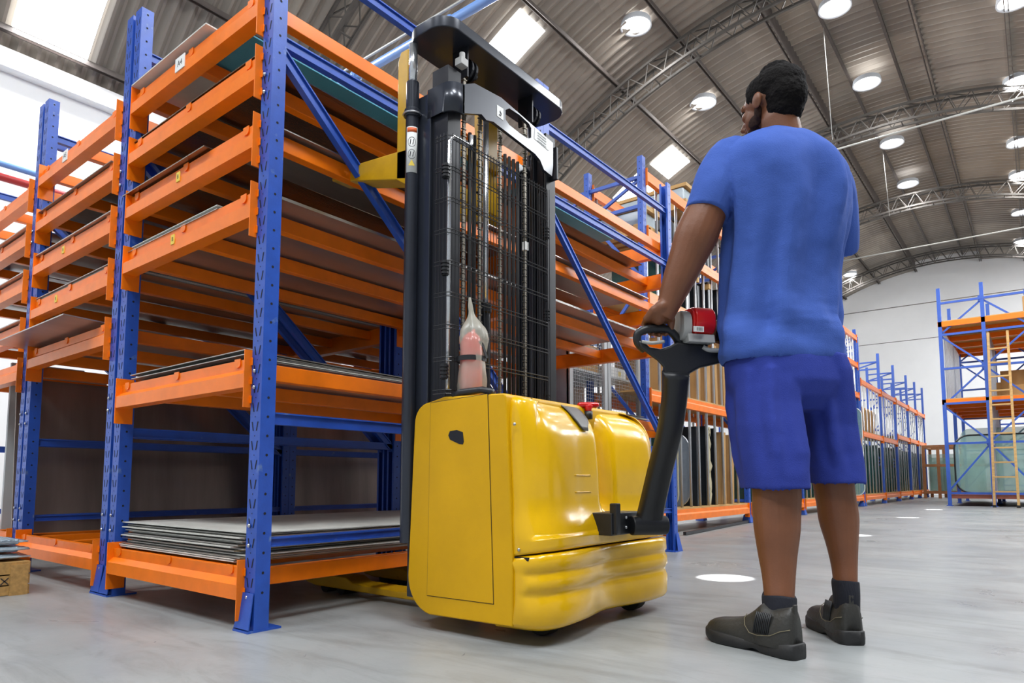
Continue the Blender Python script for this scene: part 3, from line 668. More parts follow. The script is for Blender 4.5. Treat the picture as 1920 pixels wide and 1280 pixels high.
# front cross member with a slot hole, wrapped round the mast
def cp(px, py, X=-1.665): p = un(px, py, X=X); return (p.y, p.z)
outer = [cp(868,158), cp(890,156), cp(940,183), cp(1037,268), cp(1037,312), cp(1035,330), cp(1020,318), cp(1013,300), cp(1003,288), cp(925,228), cp(912,225), cp(903,214), cp(868,212)]
hole = [cp(948,206), cp(955,203), cp(975,216), cp(992,232), cp(996,240), cp(996,258), cp(990,260), cp(975,250), cp(955,234), cp(948,224)]
def plate_hole(outer, hole, x0, x1, m):
    import bmesh
    bm = bmesh.new(); vo = [bm.verts.new((x1, y, z)) for y, z in outer]; vh = [bm.verts.new((x1, y, z)) for y, z in hole]
    eds = [bm.edges.new((l[i], l[(i+1) % len(l)])) for l in (vo, vh) for i in range(len(l))]
    bmesh.ops.triangle_fill(bm, use_beauty=True, edges=eds)
    hy = sum(p[0] for p in hole)/len(hole); hz = sum(p[1] for p in hole)/len(hole)
    r = bmesh.ops.extrude_face_region(bm, geom=bm.faces[:]); bmesh.ops.translate(bm, vec=(x0-x1, 0, 0), verts=[v for v in r['geom'] if isinstance(v, bmesh.types.BMVert)])
    bmesh.ops.recalc_face_normals(bm, faces=bm.faces); me = bpy.data.meshes.new('p'); bm.to_mesh(me); bm.free(); me.materials.append(m); return me
me = plate_hole(outer, hole, -1.68, -1.665, M['mast']); cr = bpy.data.objects.new('cross_member', me); COL.objects.link(cr); tp(cr)
zt, zb = outer[0][1], outer[-1][1]
b = MB(); pth = [(-1.80, MN-.002), (-1.72, MN-.002)]+[(-1.72+.055*math.sin(t), MN+.053-.055*math.cos(t)) for t in [PI/2*k/8 for k in range(9)]]+[(-1.665, outer[0][0]+.01)]
b.loft([[(x, y, zb+.0), (x, y, zt-.0), (x-.012, y+.008, zt), (x-.012, y+.008, zb)] for x, y in pth]); tp(b.obj('cross_member_corner', M['mast'], smooth=True))
b = MB(); b.box(-1.80, -1.665, MF-.06, MF-.045, zb-.03, zt+.01); tp(b.obj('cross_member_end', M['mast2'], bevel=.003))
# stickers
def sticker(name, quad, X, m, parent=None):
    b = MB(); pts = [un(x, y, X=X) for x, y in quad]; b.loft([[p for p in pts], [p+Vector((-.002, 0, 0)) for p in pts]]); return tp(b.obj(name, m))
sticker('hook_label', ((932,196),(944,204),(944,226),(932,217)), -1.6635, M['white_label'])
q = MB(); hx = un(938, 213, X=-1.662); q.tube([hx+Vector((0, math.cos(t)*.006, math.sin(t)*.0075)) for t in [math.radians(a) for a in range(-150, 120, 30)]]+[hx+Vector((0, 0, .012))], .0015, 6); tp(q.obj('hook_symbol', M['ink']))
sticker('rating_plate', ((1003,240),(1030,262),(1029,283),(1002,260)), -1.6635, M['white_label'])
q = MB()
for k in range(4):
    a = un(1008, 248+k*5, X=-1.662); bb = un(1024, 261+k*5, X=-1.662); q.bar(a, bb, .0012, .0012)
    
tp(q.obj('plate_print', M['ink']))
# label wrapped on the near cylinder
def cyl_patch(name, z0, z1, a0_, a1_, r, m):
    b = MB(); n = 8; c = Vector((-1.868, MN-.018, 0)); rr_ = [[c+Vector((r*math.cos(a), r*math.sin(a), z)) for a in [math.radians(a0_+(a1_-a0_)*k/n) for k in range(n+1)]] for z in (z0, z1)]
    b.loft(rr_, cap=False, closed=False); o = b.obj(name, m, smooth=True); sd = o.modifiers.new('s', 'SOLIDIFY'); sd.thickness = .0006; return tp(o)
za, zb_ = un(797, 309, Y=MN-.045).z, un(797, 222, Y=MN-.045).z
cyl_patch('warning_label', za, zb_, -95, 5, .0266, M['white_label']); cyl_patch('warning_header', zb_-.022, zb_-.004, -88, -2, .0272, M['orange_label'])
hz_ = (za+zb_)/2
for zz in (hz_+.03, hz_-.02):
    q = MB(); n = 20; ring = []
    for k in range(n+1):
        t = 2*PI*k/n; a = math.radians(-45)+math.cos(t)*.55; ring.append(Vector((-1.868+.0274*math.cos(a), MN-.018+.0274*math.sin(a), zz+.019*math.sin(t))))
    q.tube(ring, .0009, 5, cap=False)
    for aa in (-.25, .15): 
        a = math.radians(-45)+aa; q.tube([Vector((-1.868+.0274*math.cos(a), MN-.018+.0274*math.sin(a), zz-.01)), Vector((-1.868+.0274*math.cos(a+.1), MN-.018+.0274*math.sin(a+.1), zz+.01))], .0016, 5)
    tp(q.obj('warning_symbol', M['ink'])); 
q = MB(); a = math.radians(-45); c = Vector((-1.868+.0275*math.cos(a), MN-.018+.0275*math.sin(a), za+.025)); tdir = Vector((-math.sin(a), math.cos(a), 0)); nd_ = Vector((math.cos(a), math.sin(a), 0))
tri = [c-tdir*.013, c+tdir*.013, c+Vector((0, 0, .024))]; q.loft([tri, [p+nd_*.001 for p in tri]]); tp(q.obj('warning_triangle', M['yellow_label']))
# chains, rods, sheaves and hoses inside the mast
def chain(y, x=-1.71, z0=.86, z1=2.12):
    b = MB(); z = z0; k = 0
    while z < z1:
        w = .0075 if k % 2 else .0045
        b.box(x-.004, x+.004, y-w, y+w, z, z+.014)
        if k % 2 == 0: b.box(x-.006, x+.006, y-.010, y+.010, z+.004, z+.009)
        z += .0145; k += 1
    tp(b.obj('lift_chain', M['chain']))
cys = [un(px, 500, X=-1.71).y for px in (868, 899, 937, 984)]
chain(cys[0]); chain(cys[1]); chain(cys[2]); chain(cys[3])
yr = un(910, 450, X=-1.72).y
b = MB(); b.tube([(-1.72, yr, 1.20), (-1.72, yr, 2.05)], .0125, 16); tp(b.obj('free_lift_rod', M['chrome'], smooth=True))
b = MB(); b.tube([(-1.72, yr, .5), (-1.72, yr, 1.20), (-1.72, yr, 1.205), (-1.72, yr, 1.24)], [.02, .02, .026, .026], 16); tp(b.obj('free_lift_cylinder', M['mast2'], smooth=False))
y2 = un(841, 500, X=-1.66).y
b = MB(); b.tube([(-1.66, y2, .86), (-1.66, y2, 1.79), (-1.655, y2+.012, 1.812), (-1.655, y2+.10, 1.815), (-1.655, y2+.115, 1.825), (-1.655, y2+.117, 1.86)], .0075, 10); tp(b.obj('guard_tube', M['chrome'], smooth=True))
for k, px in enumerate((883, 892, 950, 958, 966, 974)):
    yy = un(px, 500, X=-1.75).y; b = MB(); b.tube([(-1.76, yy, .55), (-1.76, yy, 1.95)], .008 if k < 2 else .0075, 8); tp(b.obj('hydraulic_hose', M['rubber'], smooth=True))
for yy in (MN+.16, MF-.155):
    b = MB(); 
    for dx in (-.012, .012): b.tube([(-1.74+.0, yy+dx-.005, 2.185), (-1.74, yy+dx+.005, 2.185)], .045, 20)
    b.tube([(-1.74, yy-.012, 2.185), (-1.74, yy+.012, 2.185)], .036, 20); b.tube([(-1.74, yy-.05, 2.185), (-1.74, yy+.05, 2.185)], .014, 12)
    tp(b.obj('chain_sheave', M['mast2'], smooth=False))
    b = MB(); b.box(-1.78, -1.70, yy-.045, yy-.035, 2.13, 2.26); tp(b.obj('sheave_bracket', M['mast2'], bevel=.002))
b = MB(); b.box(-1.71, -1.675, MN+.055, MN+.095, 2.145, 2.175); b.tube([(-1.69, MN+.075, 2.175), (-1.69, MN+.075, 2.20)], .012, 10); tp(b.obj('limit_switch', M['grey_pl'], bevel=.002))
# wire guard
gy0, gy1, gz0, gz1, gx = 1.705, 2.345, .84, 1.815, -1.64
b = MB(); n = 34
for k in range(n+1):
    y = gy0+.02+(gy1-gy0-.02)*k/n; b.tube([(gx, y, gz0), (gx, y, gz1-.002)], .0016, 5)
for k in range(9):
    z = gz1-.012-k*.1185
    for dz in (0, -.014): b.tube([(gx-.07, gy0+.0, z+dz), (gx-.012, gy0+.003, z+dz), (gx+.002, gy0+.02, z+dz), (gx+.002, gy1-.02, z+dz), (gx-.012, gy1, z+dz), (gx-.06, gy1+.005, z+dz)], .002, 5)
for k in range(4): 
    b.tube([(gx-.018*k-.01, gy0+.002, gz0), (gx-.018*k-.01, gy0+.002, gz1)], .0016, 5); b.tube([(gx-.016*k-.01, gy1, gz0), (gx-.016*k-.01, gy1, gz1)], .0016, 5)
tp(b.obj('wire_guard', M['wire']))
for (y, z) in ((gy0+.005, 1.665), (gy0+.005, 1.30), (gy0+.005, .92), (gy1, 1.62), (gy1, 1.25), (gy1, .88)):
    b = MB(); 
    for dz in (-.02, -.007, .007, .02): b.tube([(gx-.015, y-.004, z+dz-.004), (gx-.015, y-.004, z+dz+.004)], .016, 10)
    b.tube([(gx-.015, y-.004, z-.028), (gx-.015, y-.004, z+.028)], .011, 10); tp(b.obj('guard_clamp', M['wire']))
b = MB(); b.box(-1.66, -1.64, 2.17, 2.19, 1.495, 1.53); tp(b.obj('paper_tag', M['white_label']))
# carriage and forks
for (y, w) in ((1.75, .05), (2.22, .10)):
    b = MB(); b.prism([(-1.975, 1.74), (-1.975, 2.24), (-1.96, 2.275), (-1.915, 2.275), (-1.915, 1.70)], y, y+w, ax='y'); tp(b.obj('load_backrest', M['yellow_fork'], bevel=.004))
    b = MB(); b.prism([(-1.90, 1.85), (-2.2, 1.88), (-2.40, 1.88), (-2.40, 1.855), (-2.2, 1.80), (-1.90, 1.72)], y-.0, y+.10, ax='y'); tp(b.obj('fork', M['yellow_fork'], bevel=.005))
b = MB(); b.box(-1.93, -1.895, 1.79, 2.32, 1.74, 1.80); b.box(-1.93, -1.895, 1.79, 2.32, 1.95, 1.99); tp(b.obj('fork_carriage', M['yellow_fork'], bevel=.004))
# tiller
FDIR = Vector((-.79, .61, 0)).normalized(); LDIR = Vector((-.61, -.79, 0)).normalized()
TC = Vector((-.95, 2.2, 0))
def hp3(px, py, off=0.):                                      # point in the upright plane of the tiller head
    v = CF + CR*((px-960)/FPX) - CU*((py-CYP)/FPX); P0 = TC+FDIR*off; t = (P0-C0).dot(FDIR)/v.dot(FDIR); return C0+v*t
b = MB(); b.box(-1.31, -1.205, 2.10, 2.33, .335, .415); b.box(-1.22, -1.19, 2.11, 2.14, .34, .45); tp(b.obj('tiller_mount', M['black'], bevel=.004))
for (x, y) in ((1174, 970), (1174, 988)):
    p = un(x, y, X=-1.2045); b = MB(); b.ball(p, .006); tp(b.obj('mount_bolt', M['steel'], smooth=True))
base = un(1216, 978, X=-1.15); 
arm = [(1216,982,-1.155), (1222,950,-1.14), (1238,880,-1.09), (1255,810,-1.03), (1264,750,-.99), (1267,700,-.96)]
arm = [un(x, y, X=X) for x, y, X in arm]; wd = [.05, .045, .043, .042, .042, .045]
def ribbon(b, pts, ws, th, m=None):
    rings = []
    for i, p in enumerate(pts):
        d = (pts[min(i+1, len(pts)-1)]-pts[max(i-1, 0)]).normalized(); r = LDIR; u = d.cross(r).normalized(); w = ws[i]; t = th[i] if isinstance(th, list) else th
        rings.append([p+r*(w*sx)+u*(t*sy) for sx, sy in ((-1, -.6), (-.75, -1), (.75, -1), (1, -.6), (1, .6), (.75, 1), (-.75, 1), (-1, .6))])
    b.loft(rings, m)
dense = [Vector(q) for q in catmull([tuple(p)+(w,) for p, w in zip(arm, wd)], 5) for q in [q[:3]]]; dw = [q[3] for q in catmull([tuple(p)+(w,) for p, w in zip(arm, wd)], 5)]
b = MB(); ribbon(b, dense, dw, .028); tp(b.obj('tiller_arm', M['black'], smooth=True))
b = MB(); a = arm[0]; b.tube([a+LDIR*.07+Vector((0, 0, -.005)), a-LDIR*.07+Vector((0, 0, -.005))], .036, 18); tp(b.obj('tiller_pivot', M['black'], bevel=.004))
out2 = [(1196,636),(1200,652),(1215,664),(1232,676),(1243,688),(1246,702),(1248,735),(1284,735),(1287,712),(1294,700),(1312,690),(1355,680),(1392,676),(1394,660),(1368,657),(1335,654),(1318,646),(1290,644),(1270,640),(1256,648),(1238,654),(1218,650),(1208,640)]
b = MB(); b.loft([[hp3(x, y, .03) for x, y in out2], [hp3(x, y, -.03) for x, y in out2]]); tp(b.obj('tiller_head', M['black'], bevel=.010))
def loop(pts, r, name, m): b = MB(); b.tube([Vector(q[:3]) for q in catmull([tuple(hp3(x, y, o_)) for x, y, o_ in pts], 5)], r, 12, cap=True); return tp(b.obj(name, m, smooth=True))
loop([(1208,655,0),(1196,642,-.01),(1196,626,-.015),(1210,618,-.02),(1232,616,-.02),(1252,618,-.02),(1266,630,-.01),(1274,645,0)], .0145, 'handle_grip', M['black'])
loop([(1318,655,0),(1322,640,-.01),(1336,630,-.02),(1356,630,-.02),(1376,634,-.02),(1388,648,-.01),(1390,662,0)], .0145, 'handle_grip', M['black'])
loop([(1204,640,-.03),(1222,643,-.035),(1245,640,-.035)], .006, 'throttle_lever', M['grey_pl'])
loop([(1318,650,-.03),(1330,656,-.035),(1352,656,-.035),(1366,652,-.03)], .008, 'throttle_lever', M['grey_pl'])
def rprof(cx, cz, hx_, hz, r, n=5):
    o_ = []
    for (sx, sz, a) in ((1, -1, -90), (1, 1, 0), (-1, 1, 90), (-1, -1, 180)):
        o_ += [(cx+sx*(hx_-r)+r*math.cos(math.radians(a+90*k/n)), cz+sz*(hz-r)+r*math.sin(math.radians(a+90*k/n))) for k in range(n+1)]
    return o_
cR = hp3(1309, 607, -.01); zc = cR.z
def lprism(s0, s1, prof, m, name, bev=.004):                   # extruded along the handle bar direction
    b = MB(); b.loft([[cR+LDIR*s+FDIR*f+Vector((0, 0, z)) for f, z in prof] for s in (s0, s1)]); o = b.obj(name, m, bevel=bev); return tp(o)
lprism(-.040, .036, rprof(0, .002, .055, .052, .044), M['red'], 'safety_button', .006)
lprism(.036, .044, rprof(0, .002, .050, .047, .04), M['red'], 'safety_button_rim', .002)
lprism(.046, .078, rprof(.0, -.012, .045, .052, .04), M['grey_pl'], 'button_housing', .004)
lprism(-.040, .062, [(-.045, -.075), (.045, -.075), (.04, -.045), (-.04, -.045)], M['grey_pl'], 'button_base', .003)
b = MB(); q0 = hp3(1301, 611, -.068); q1 = hp3(1320, 612, -.068); q2 = hp3(1320, 622, -.068); q3 = hp3(1301, 621, -.068)
b.loft([[q0, q1, q2, q3], [p+FDIR*.004 for p in (q0, q1, q2, q3)]]); tp(b.obj('barcode_label', M['white_label']))
b = MB()
for k in range(7):
    t = .3+k*.09; a = q0.lerp(q1, t).lerp(q3.lerp(q2, t), .2); c = q0.lerp(q1, t).lerp(q3.lerp(q2, t), .8); b.bar(a-FDIR*.0006, c-FDIR*.0006, .0011, .0008, up=FDIR)
tp(b.obj('barcode_print', M['ink']))
b = MB(); b.ball(hp3(1271, 705, -.031), .004); tp(b.obj('head_screw', M['steel'], smooth=True))

# fire extinguisher in a plastic bag strapped to the guard
EX = un(884, 650, X=-1.6); ex = empty('fire_extinguisher', (EX.x, EX.y, .84)); tag(ex, 'red fire extinguisher in a clear plastic bag strapped to the mast guard', 'fire extinguisher')
def le(o): o.parent = ex; return o
b = MB(); b.tube([(0, 0, .0), (0, 0, .008), (0, 0, .19), (0, 0, .215), (0, 0, .228), (0, 0, .24)], [.034, .04, .04, .028, .014, .013], 20); le(b.obj('cylinder', M['red'], smooth=True))
b = MB(); b.box(-.012, .012, -.02, .035, .235, .25); b.bar((0, -.015, .262), (0, .045, .275), .012, .006); le(b.obj('valve_handle', M['black'], bevel=.002))
b = MB(); b.tube([(.01, .03, .24), (.03, .045, .20), (.035, .045, .12)], .007, 8); le(b.obj('hose', M['rubber'], smooth=True))
b = MB(); rings = []; n = 28
for k in range(30):
    z = -.004+k*.0124; t = k/29
    r = .050+.003*math.sin(t*13) if t < .62 else .041*(1-smoothstep(.62, .86, t))+.009*(1-.5*smoothstep(.9, 1, t))
    cx = .0+.01*math.sin(t*3); cyy = -.012*smoothstep(.6, 1, t)
    rings.append([(cx+r*(1+.07*math.sin(3*a+t*9)+.05*math.sin(7*a-5*t)+random.uniform(-.02, .02))*math.cos(a), cyy+r*(1+.06*math.sin(4*a+6*t)+random.uniform(-.02, .02))*math.sin(a), z) for a in [2*PI*j/n for j in range(n)]])
b.loft(rings); le(b.obj('plastic_bag', M['bag'], smooth=True))
b = MB()
for dz in (0,): b.loft([[(r*math.cos(a), r*math.sin(a), .128+zz) for r, zz in ((.053, -.009), (.0555, -.009), (.0555, .009), (.053, .009))] for a in [2*PI*j/28 for j in range(29)]])
le(b.obj('strap', M['black'])); b = MB(); b.bar((.057, .02, .13), (.058, -.005, .175), .003, .012); b.bar((.058, -.005, .175), (.056, -.02, .185), .003, .012); le(b.obj('strap_end', M['black']))

# ------------------------------------------------------------------ worker
PV = Vector((-.62, 2.36, 0)); PER = empty('person', PV)
tag(PER, 'person in blue t-shirt and shorts, seen from behind, holding the yellow stacker tiller', 'person')
def pk(o): return keep(o, PER)
def remesh(o, vox, sm=3, fac=.5, disp=None):
    md = o.modifiers.new('r', 'REMESH'); md.mode = 'VOXEL'; md.voxel_size = vox; md.use_smooth_shade = True
    s_ = o.modifiers.new('s', 'SMOOTH'); s_.factor = fac; s_.iterations = sm
    if disp:
        for (st, sc, ty) in disp:
            tx = bpy.data.textures.new('fold', 'CLOUDS'); tx.noise_scale = sc; tx.noise_depth = 2
            d = o.modifiers.new('d', 'DISPLACE'); d.texture = tx; d.strength = st; d.mid_level = .5; d.texture_coords = 'GLOBAL' if False else 'LOCAL'
    return o
def ring(c, a, b_, axA, axB, n=24, pw=2.0):
    out = []
    for k in range(n):
        t = 2*PI*k/n; ca, sa = math.cos(t), math.sin(t); f = lambda v: math.copysign(abs(v)**(2/pw), v)
        out.append(c+axA*(a*f(ca))+axB*(b_*f(sa)))
    return out
KW = math.sqrt(.621+.384*.379)
def fold(ring_, c, amp, z):
    out = []; n = len(ring_)
    for i, p in enumerate(ring_):
        t = 2*PI*i/n; d = (p-c).normalized()
        w = math.sin(7*t+1.2*math.sin(z*4))*.55+math.sin(11*t-z*5)*.35+.5*math.sin(4*t+z*7)*math.exp(-((z-1.0)/.25)**2)+.45*math.sin(z*38+3*t)*math.exp(-((z-1.02)/.10)**2)
        out.append(p+d*amp*w)
    return out
def body_ring(py, l, r, Yc, ratio=.62, k=KW, pw=2.2, twist=0., dz=0., amp=0.):
    c = un((l+r)/2, py, Y=Yc); dep = (c-C0).dot(CF); w = (r-l)/2*dep/FPX; a = w/k
    A = Vector((math.cos(twist)*LDIR.x-math.sin(twist)*LDIR.y, math.sin(twist)*LDIR.x+math.cos(twist)*LDIR.y, 0)); B = Vector((-A.y, A.x, 0))
    c.z += dz; q_ = ring(c, a, a*ratio, A, B, 64 if amp else 28, pw); return fold(q_, c, amp, c.z) if amp else q_
def limb(b, pts, m=None, n=20):                                # (px, py, Y, half width px)
    P = [un(x, y, Y=Y) for x, y, Y, w in pts]; R_ = [w*(p-C0).dot(CF)/FPX for p, (x, y, Y, w) in zip(P, pts)]
    q = catmull([tuple(p)+(r,) for p, r in zip(P, R_)], 4); b.tube([Vector(v[:3]) for v in q], [v[3] for v in q], n, m)
# --- skin: one continuous surface
b = MB()
limb(b, [(1452,800,2.27,32),(1454,880,2.25,42),(1456,925,2.245,44),(1456,960,2.24,43),(1457,995,2.235,41),(1458,1040,2.23,35),(1460,1080,2.22,30),(1461,1120,2.205,27),(1462,1160,2.19,24)])
limb(b, [(1548,800,2.47,28),(1556,870,2.49,35),(1562,905,2.49,36),(1568,940,2.495,35),(1573,975,2.495,35),(1579,1020,2.49,28),(1583,1060,2.485,23),(1585,1090,2.475,21),(1587,1120,2.465,18)])
b.loft([body_ring(y, l, r, Yc) for y, l, r, Yc in ((770,1415,1545,2.36),(700,1395,1550,2.36),(600,1395,1540,2.35),(500,1400,1543,2.33),(400,1402,1550,2.32),(330,1395,1545,2.31),(290,1410,1530,2.30),(262,1430,1505,2.29))])
# neck
HC = un(1446, 196, Y=2.30); HF = Vector((-.90, .43, -.02)).normalized(); HL = Vector((-HF.y, HF.x, 0)).normalized(); HU = HF.cross(HL).normalized()
if HU.z < 0: HU = -HU
HS = .99
def H(f, l, u): return HC+(HF*f*1.14+HL*l*1.02+HU*u*.94)*HS
nb = un(1470, 285, Y=2.31); b.tube([nb, nb.lerp(H(-.03, 0, -.09), .5), H(-.028, 0, -.08), H(-.01, 0, -.02)], [.082, .066, .061, .055], 20)
def ell(c, rf, rl, ru, n=22, k=14, tilt=0.):
    rg = []
    for i in range(k+1):
        t = PI*(i/k)*.996+.002*PI; 
        rg.append([H(c[0]+rf*math.sin(t)*math.cos(2*PI*j/n), c[1]+rl*math.sin(t)*math.sin(2*PI*j/n), c[2]-ru*math.cos(t)) for j in range(n)])
    b.loft(rg)
ell((-.008, 0, .022), .096, .074, .088)                        # skull
ell((.036, 0, -.036), .056, .058, .066)                        # face
ell((.050, 0, -.080), .040, .042, .030)                        # jaw and chin
ell((.076, 0, .022), .022, .05, .022)                          # brow
ell((.086, 0, -.058), .014, .024, .016)                        # mouth
for s_ in (-1, 1): ell((.062, s_*.034, -.018), .024, .022, .022); ell((-.008, s_*.078, -.012), .018, .008, .031); ell((-.012, s_*.084, -.006), .012, .006, .02)
b.tube([H(.088, 0, .012), H(.106, 0, -.018), H(.116, 0, -.032), H(.096, 0, -.042)], [.008, .011, .013, .010], 12)
# arms
wl = Vector((-.985, 2.075, 1.115))
LA = [(1385,315,2.20,30),(1356,345,2.17,33),(1327,392,2.14,37),(1306,440,2.12,40),(1290,480,2.11,35),(1270,530,2.10,29),(1252,575,2.09,21),(1243,596,2.085,19)]
limb(b, LA)
ra = [un(1545, 345, Y=2.48), un(1553, 420, Y=2.58), un(1535, 505, Y=2.66), un(1460, 560, Y=2.56), Vector((-.80, 2.42, 1.075))]
q = catmull([tuple(p)+(r,) for p, r in zip(ra, (.045, .046, .043, .036, .027))], 4); b.tube([Vector(v[:3]) for v in q], [v[3] for v in q], 18)
def hand(b, W_, G, s_, Lx, grip_r=.0145, sc=1.0):
    """W_ wrist, G centre of the gripped bar under the palm, Lx bar direction (towards little finger), s_ thumb sign"""
    U = Vector((0, 0, 1)); kn = []
    for i, (t, ln, r) in enumerate(((.036, .92, .0105), (.012, 1.0, .0108), (-.012, .96, .0102), (-.035, .78, .009))):
        t = -t*s_ ; K = G+Lx*t*-1+U*(grip_r+.016)+FDIR*.004; kn.append(K)
        b.cap(W_.lerp(K, .25)+Lx*(-t)*.3, K, .019, .0135)
        p1 = K+(FDIR*.030-U*.012)*ln*sc; p2 = p1+(-U*.031-FDIR*.004)*ln*sc; p3 = p2+(-U*.010-FDIR*.026)*ln*sc
        b.cap(K, p1, r*1.12, r); b.cap(p1, p2, r, r*.93); b.cap(p2, p3, r*.93, r*.8)
    b.cap(W_, (kn[1]+kn[2])/2-FDIR*.02, .026, .024); b.cap(kn[0], kn[3], .013, .012)
    th0 = W_.lerp(kn[0], .45)-FDIR*.004+(kn[0]-kn[3]).normalized()*.012
    td = (kn[0]-kn[3]).normalized(); t1 = th0+td*.022+FDIR*.010-U*.018; t2 = t1+td*.002-U*.026+FDIR*.008; t3 = t2-td*.012-U*.018+FDIR*.012
    b.cap(th0, t1, .017, .0135); b.cap(t1, t2, .0135, .0115); b.cap(t2, t3, .0115, .0095)
GL = hp3(1231, 615, -.02); WL = un(1243, 590, Y=2.085); WL = GL+Vector((0, 0, .062))-FDIR*.040
b.tube([un(1252, 575, Y=2.09), WL], [.027, .026], 18)
hand(b, WL, GL, 1, -LDIR)
GR = hp3(1356, 629, -.02); WR = GR+Vector((0, 0, .045))-FDIR*.055
b.tube([ra[-1], WR], [.027, .025], 18); hand(b, WR, GR, 1, LDIR)
skin = pk(b.obj('body', M['skin'], smooth=True)); remesh(skin, .0042, 4, .5)
# hair, beard, brows
def helm(name, m, parts, vox, st, sc):
    global b
    b = MB()
    for p_ in parts: ell(*p_)
    o = pk(b.obj(name, m, smooth=True)); remesh(o, vox, 7, .5, ((st, sc, 0),)); return o
helm('hair', M['hair'], [((-.020, 0, .040), .094, .081, .084), ((-.055, 0, .0), .062, .071, .085), ((.025, 0, .078), .056, .058, .040), ((-.048, 0, -.05), .052, .064, .06), ((.006, .056, .04), .045, .021, .055), ((.006, -.056, .04), .045, .021, .055), ((-.02, 0, .115), .05, .05, .026)], .005, .008, .010)
helm('beard', M['beard'], [((.048, 0, -.084), .0435, .0445, .030), ((.026, .049, -.062), .028, .0105, .026), ((.026, -.049, -.062), .028, .0105, .026), ((.004, .060, -.040), .014, .010, .030), ((.004, -.060, -.040), .014, .010, .030), ((.0925, 0, -.045), .010, .022, .005)], .004, .002, .01)
for s_ in (-1, 1):
    b = MB(); b.tube([H(.094, s_*.014, .022), H(.088, s_*.032, .028), H(.074, s_*.048, .022)], [.004, .005, .003], 8); pk(b.obj('eyebrow', M['hair'], smooth=True))
    b = MB(); ell((.078, s_*.031, .004), .0105, .0125, .0085, 12, 8); pk(b.obj('eye', M['hair'], smooth=True))
# shirt
b = MB()
SR = [(684,1366,1570,2.355),(668,1357,1575,2.355),(640,1360,1572,2.355),(600,1363,1566,2.355),(550,1366,1563,2.35),(500,1370,1566,2.345),(450,1372,1574,2.335),(400,1372,1584,2.33),(360,1366,1586,2.325),(325,1358,1580,2.32),(300,1362,1568,2.315),(280,1378,1550,2.31),(264,1400,1530,2.305),(252,1422,1512,2.30)]
SRi = catmull(SR, 3); rg = [body_ring(660, 1380, 1555, 2.355, amp=.0001)]+[body_ring(*v, amp=.021*min(1, max(.1, (v[0]-262)/90))*(1 if v[0] < 620 else max(.25, 1-(v[0]-620)/60))) for v in SRi]+[body_ring(262, 1432, 1502, 2.30, amp=.0001)]
b.loft(rg)
limb(b, [(1392,305,2.24,40),(1368,300,2.20,42),(1350,335,2.17,46),(1338,365,2.15,44),(1328,392,2.14,42),(1325,402,2.135,41),(1330,385,2.145,36)])
limb(b, [(1530,335,2.44,44),(1552,352,2.50,44),(1562,390,2.545,42),(1568,440,2.58,38),(1570,470,2.60,36),(1568,450,2.59,31)])
shirt = pk(b.obj('t_shirt', M['shirt'], smooth=True)); remesh(shirt, .0055, 2, .5, ((.012, .14, 0),))
# shorts
b = MB()
b.loft([body_ring(y, l, r, Yc, .66) for y, l, r, Yc in ((655,1376,1560,2.36),(680,1370,1570,2.36),(720,1374,1576,2.36),(750,1384,1568,2.36),(772,1410,1545,2.36))])
def leg_ring(y, l, r, Yc): return body_ring(y, l, r, Yc, 1.22, 1.0, 2.1, amp=.012 if y < 870 else .003)
b.loft([leg_ring(*v) for v in ((670,1380,1470,2.30),(700,1372,1484,2.28),(760,1373,1488,2.265),(800,1378,1496,2.255),(850,1386,1506,2.25),(895,1394,1509,2.245),(916,1397,1510,2.245),(919,1399,1508,2.245),(885,1408,1500,2.245))])
b.loft([leg_ring(*v) for v in ((670,1478,1572,2.42),(700,1470,1580,2.44),(760,1488,1588,2.46),(800,1500,1594,2.475),(850,1508,1603,2.485),(890,1516,1611,2.49),(906,1519,1614,2.49),(909,1521,1612,2.49),(880,1528,1604,2.49))])
sh = pk(b.obj('shorts', M['shorts'], smooth=True)); remesh(sh, .0055, 6, .5, ((.010, .14, 0),))
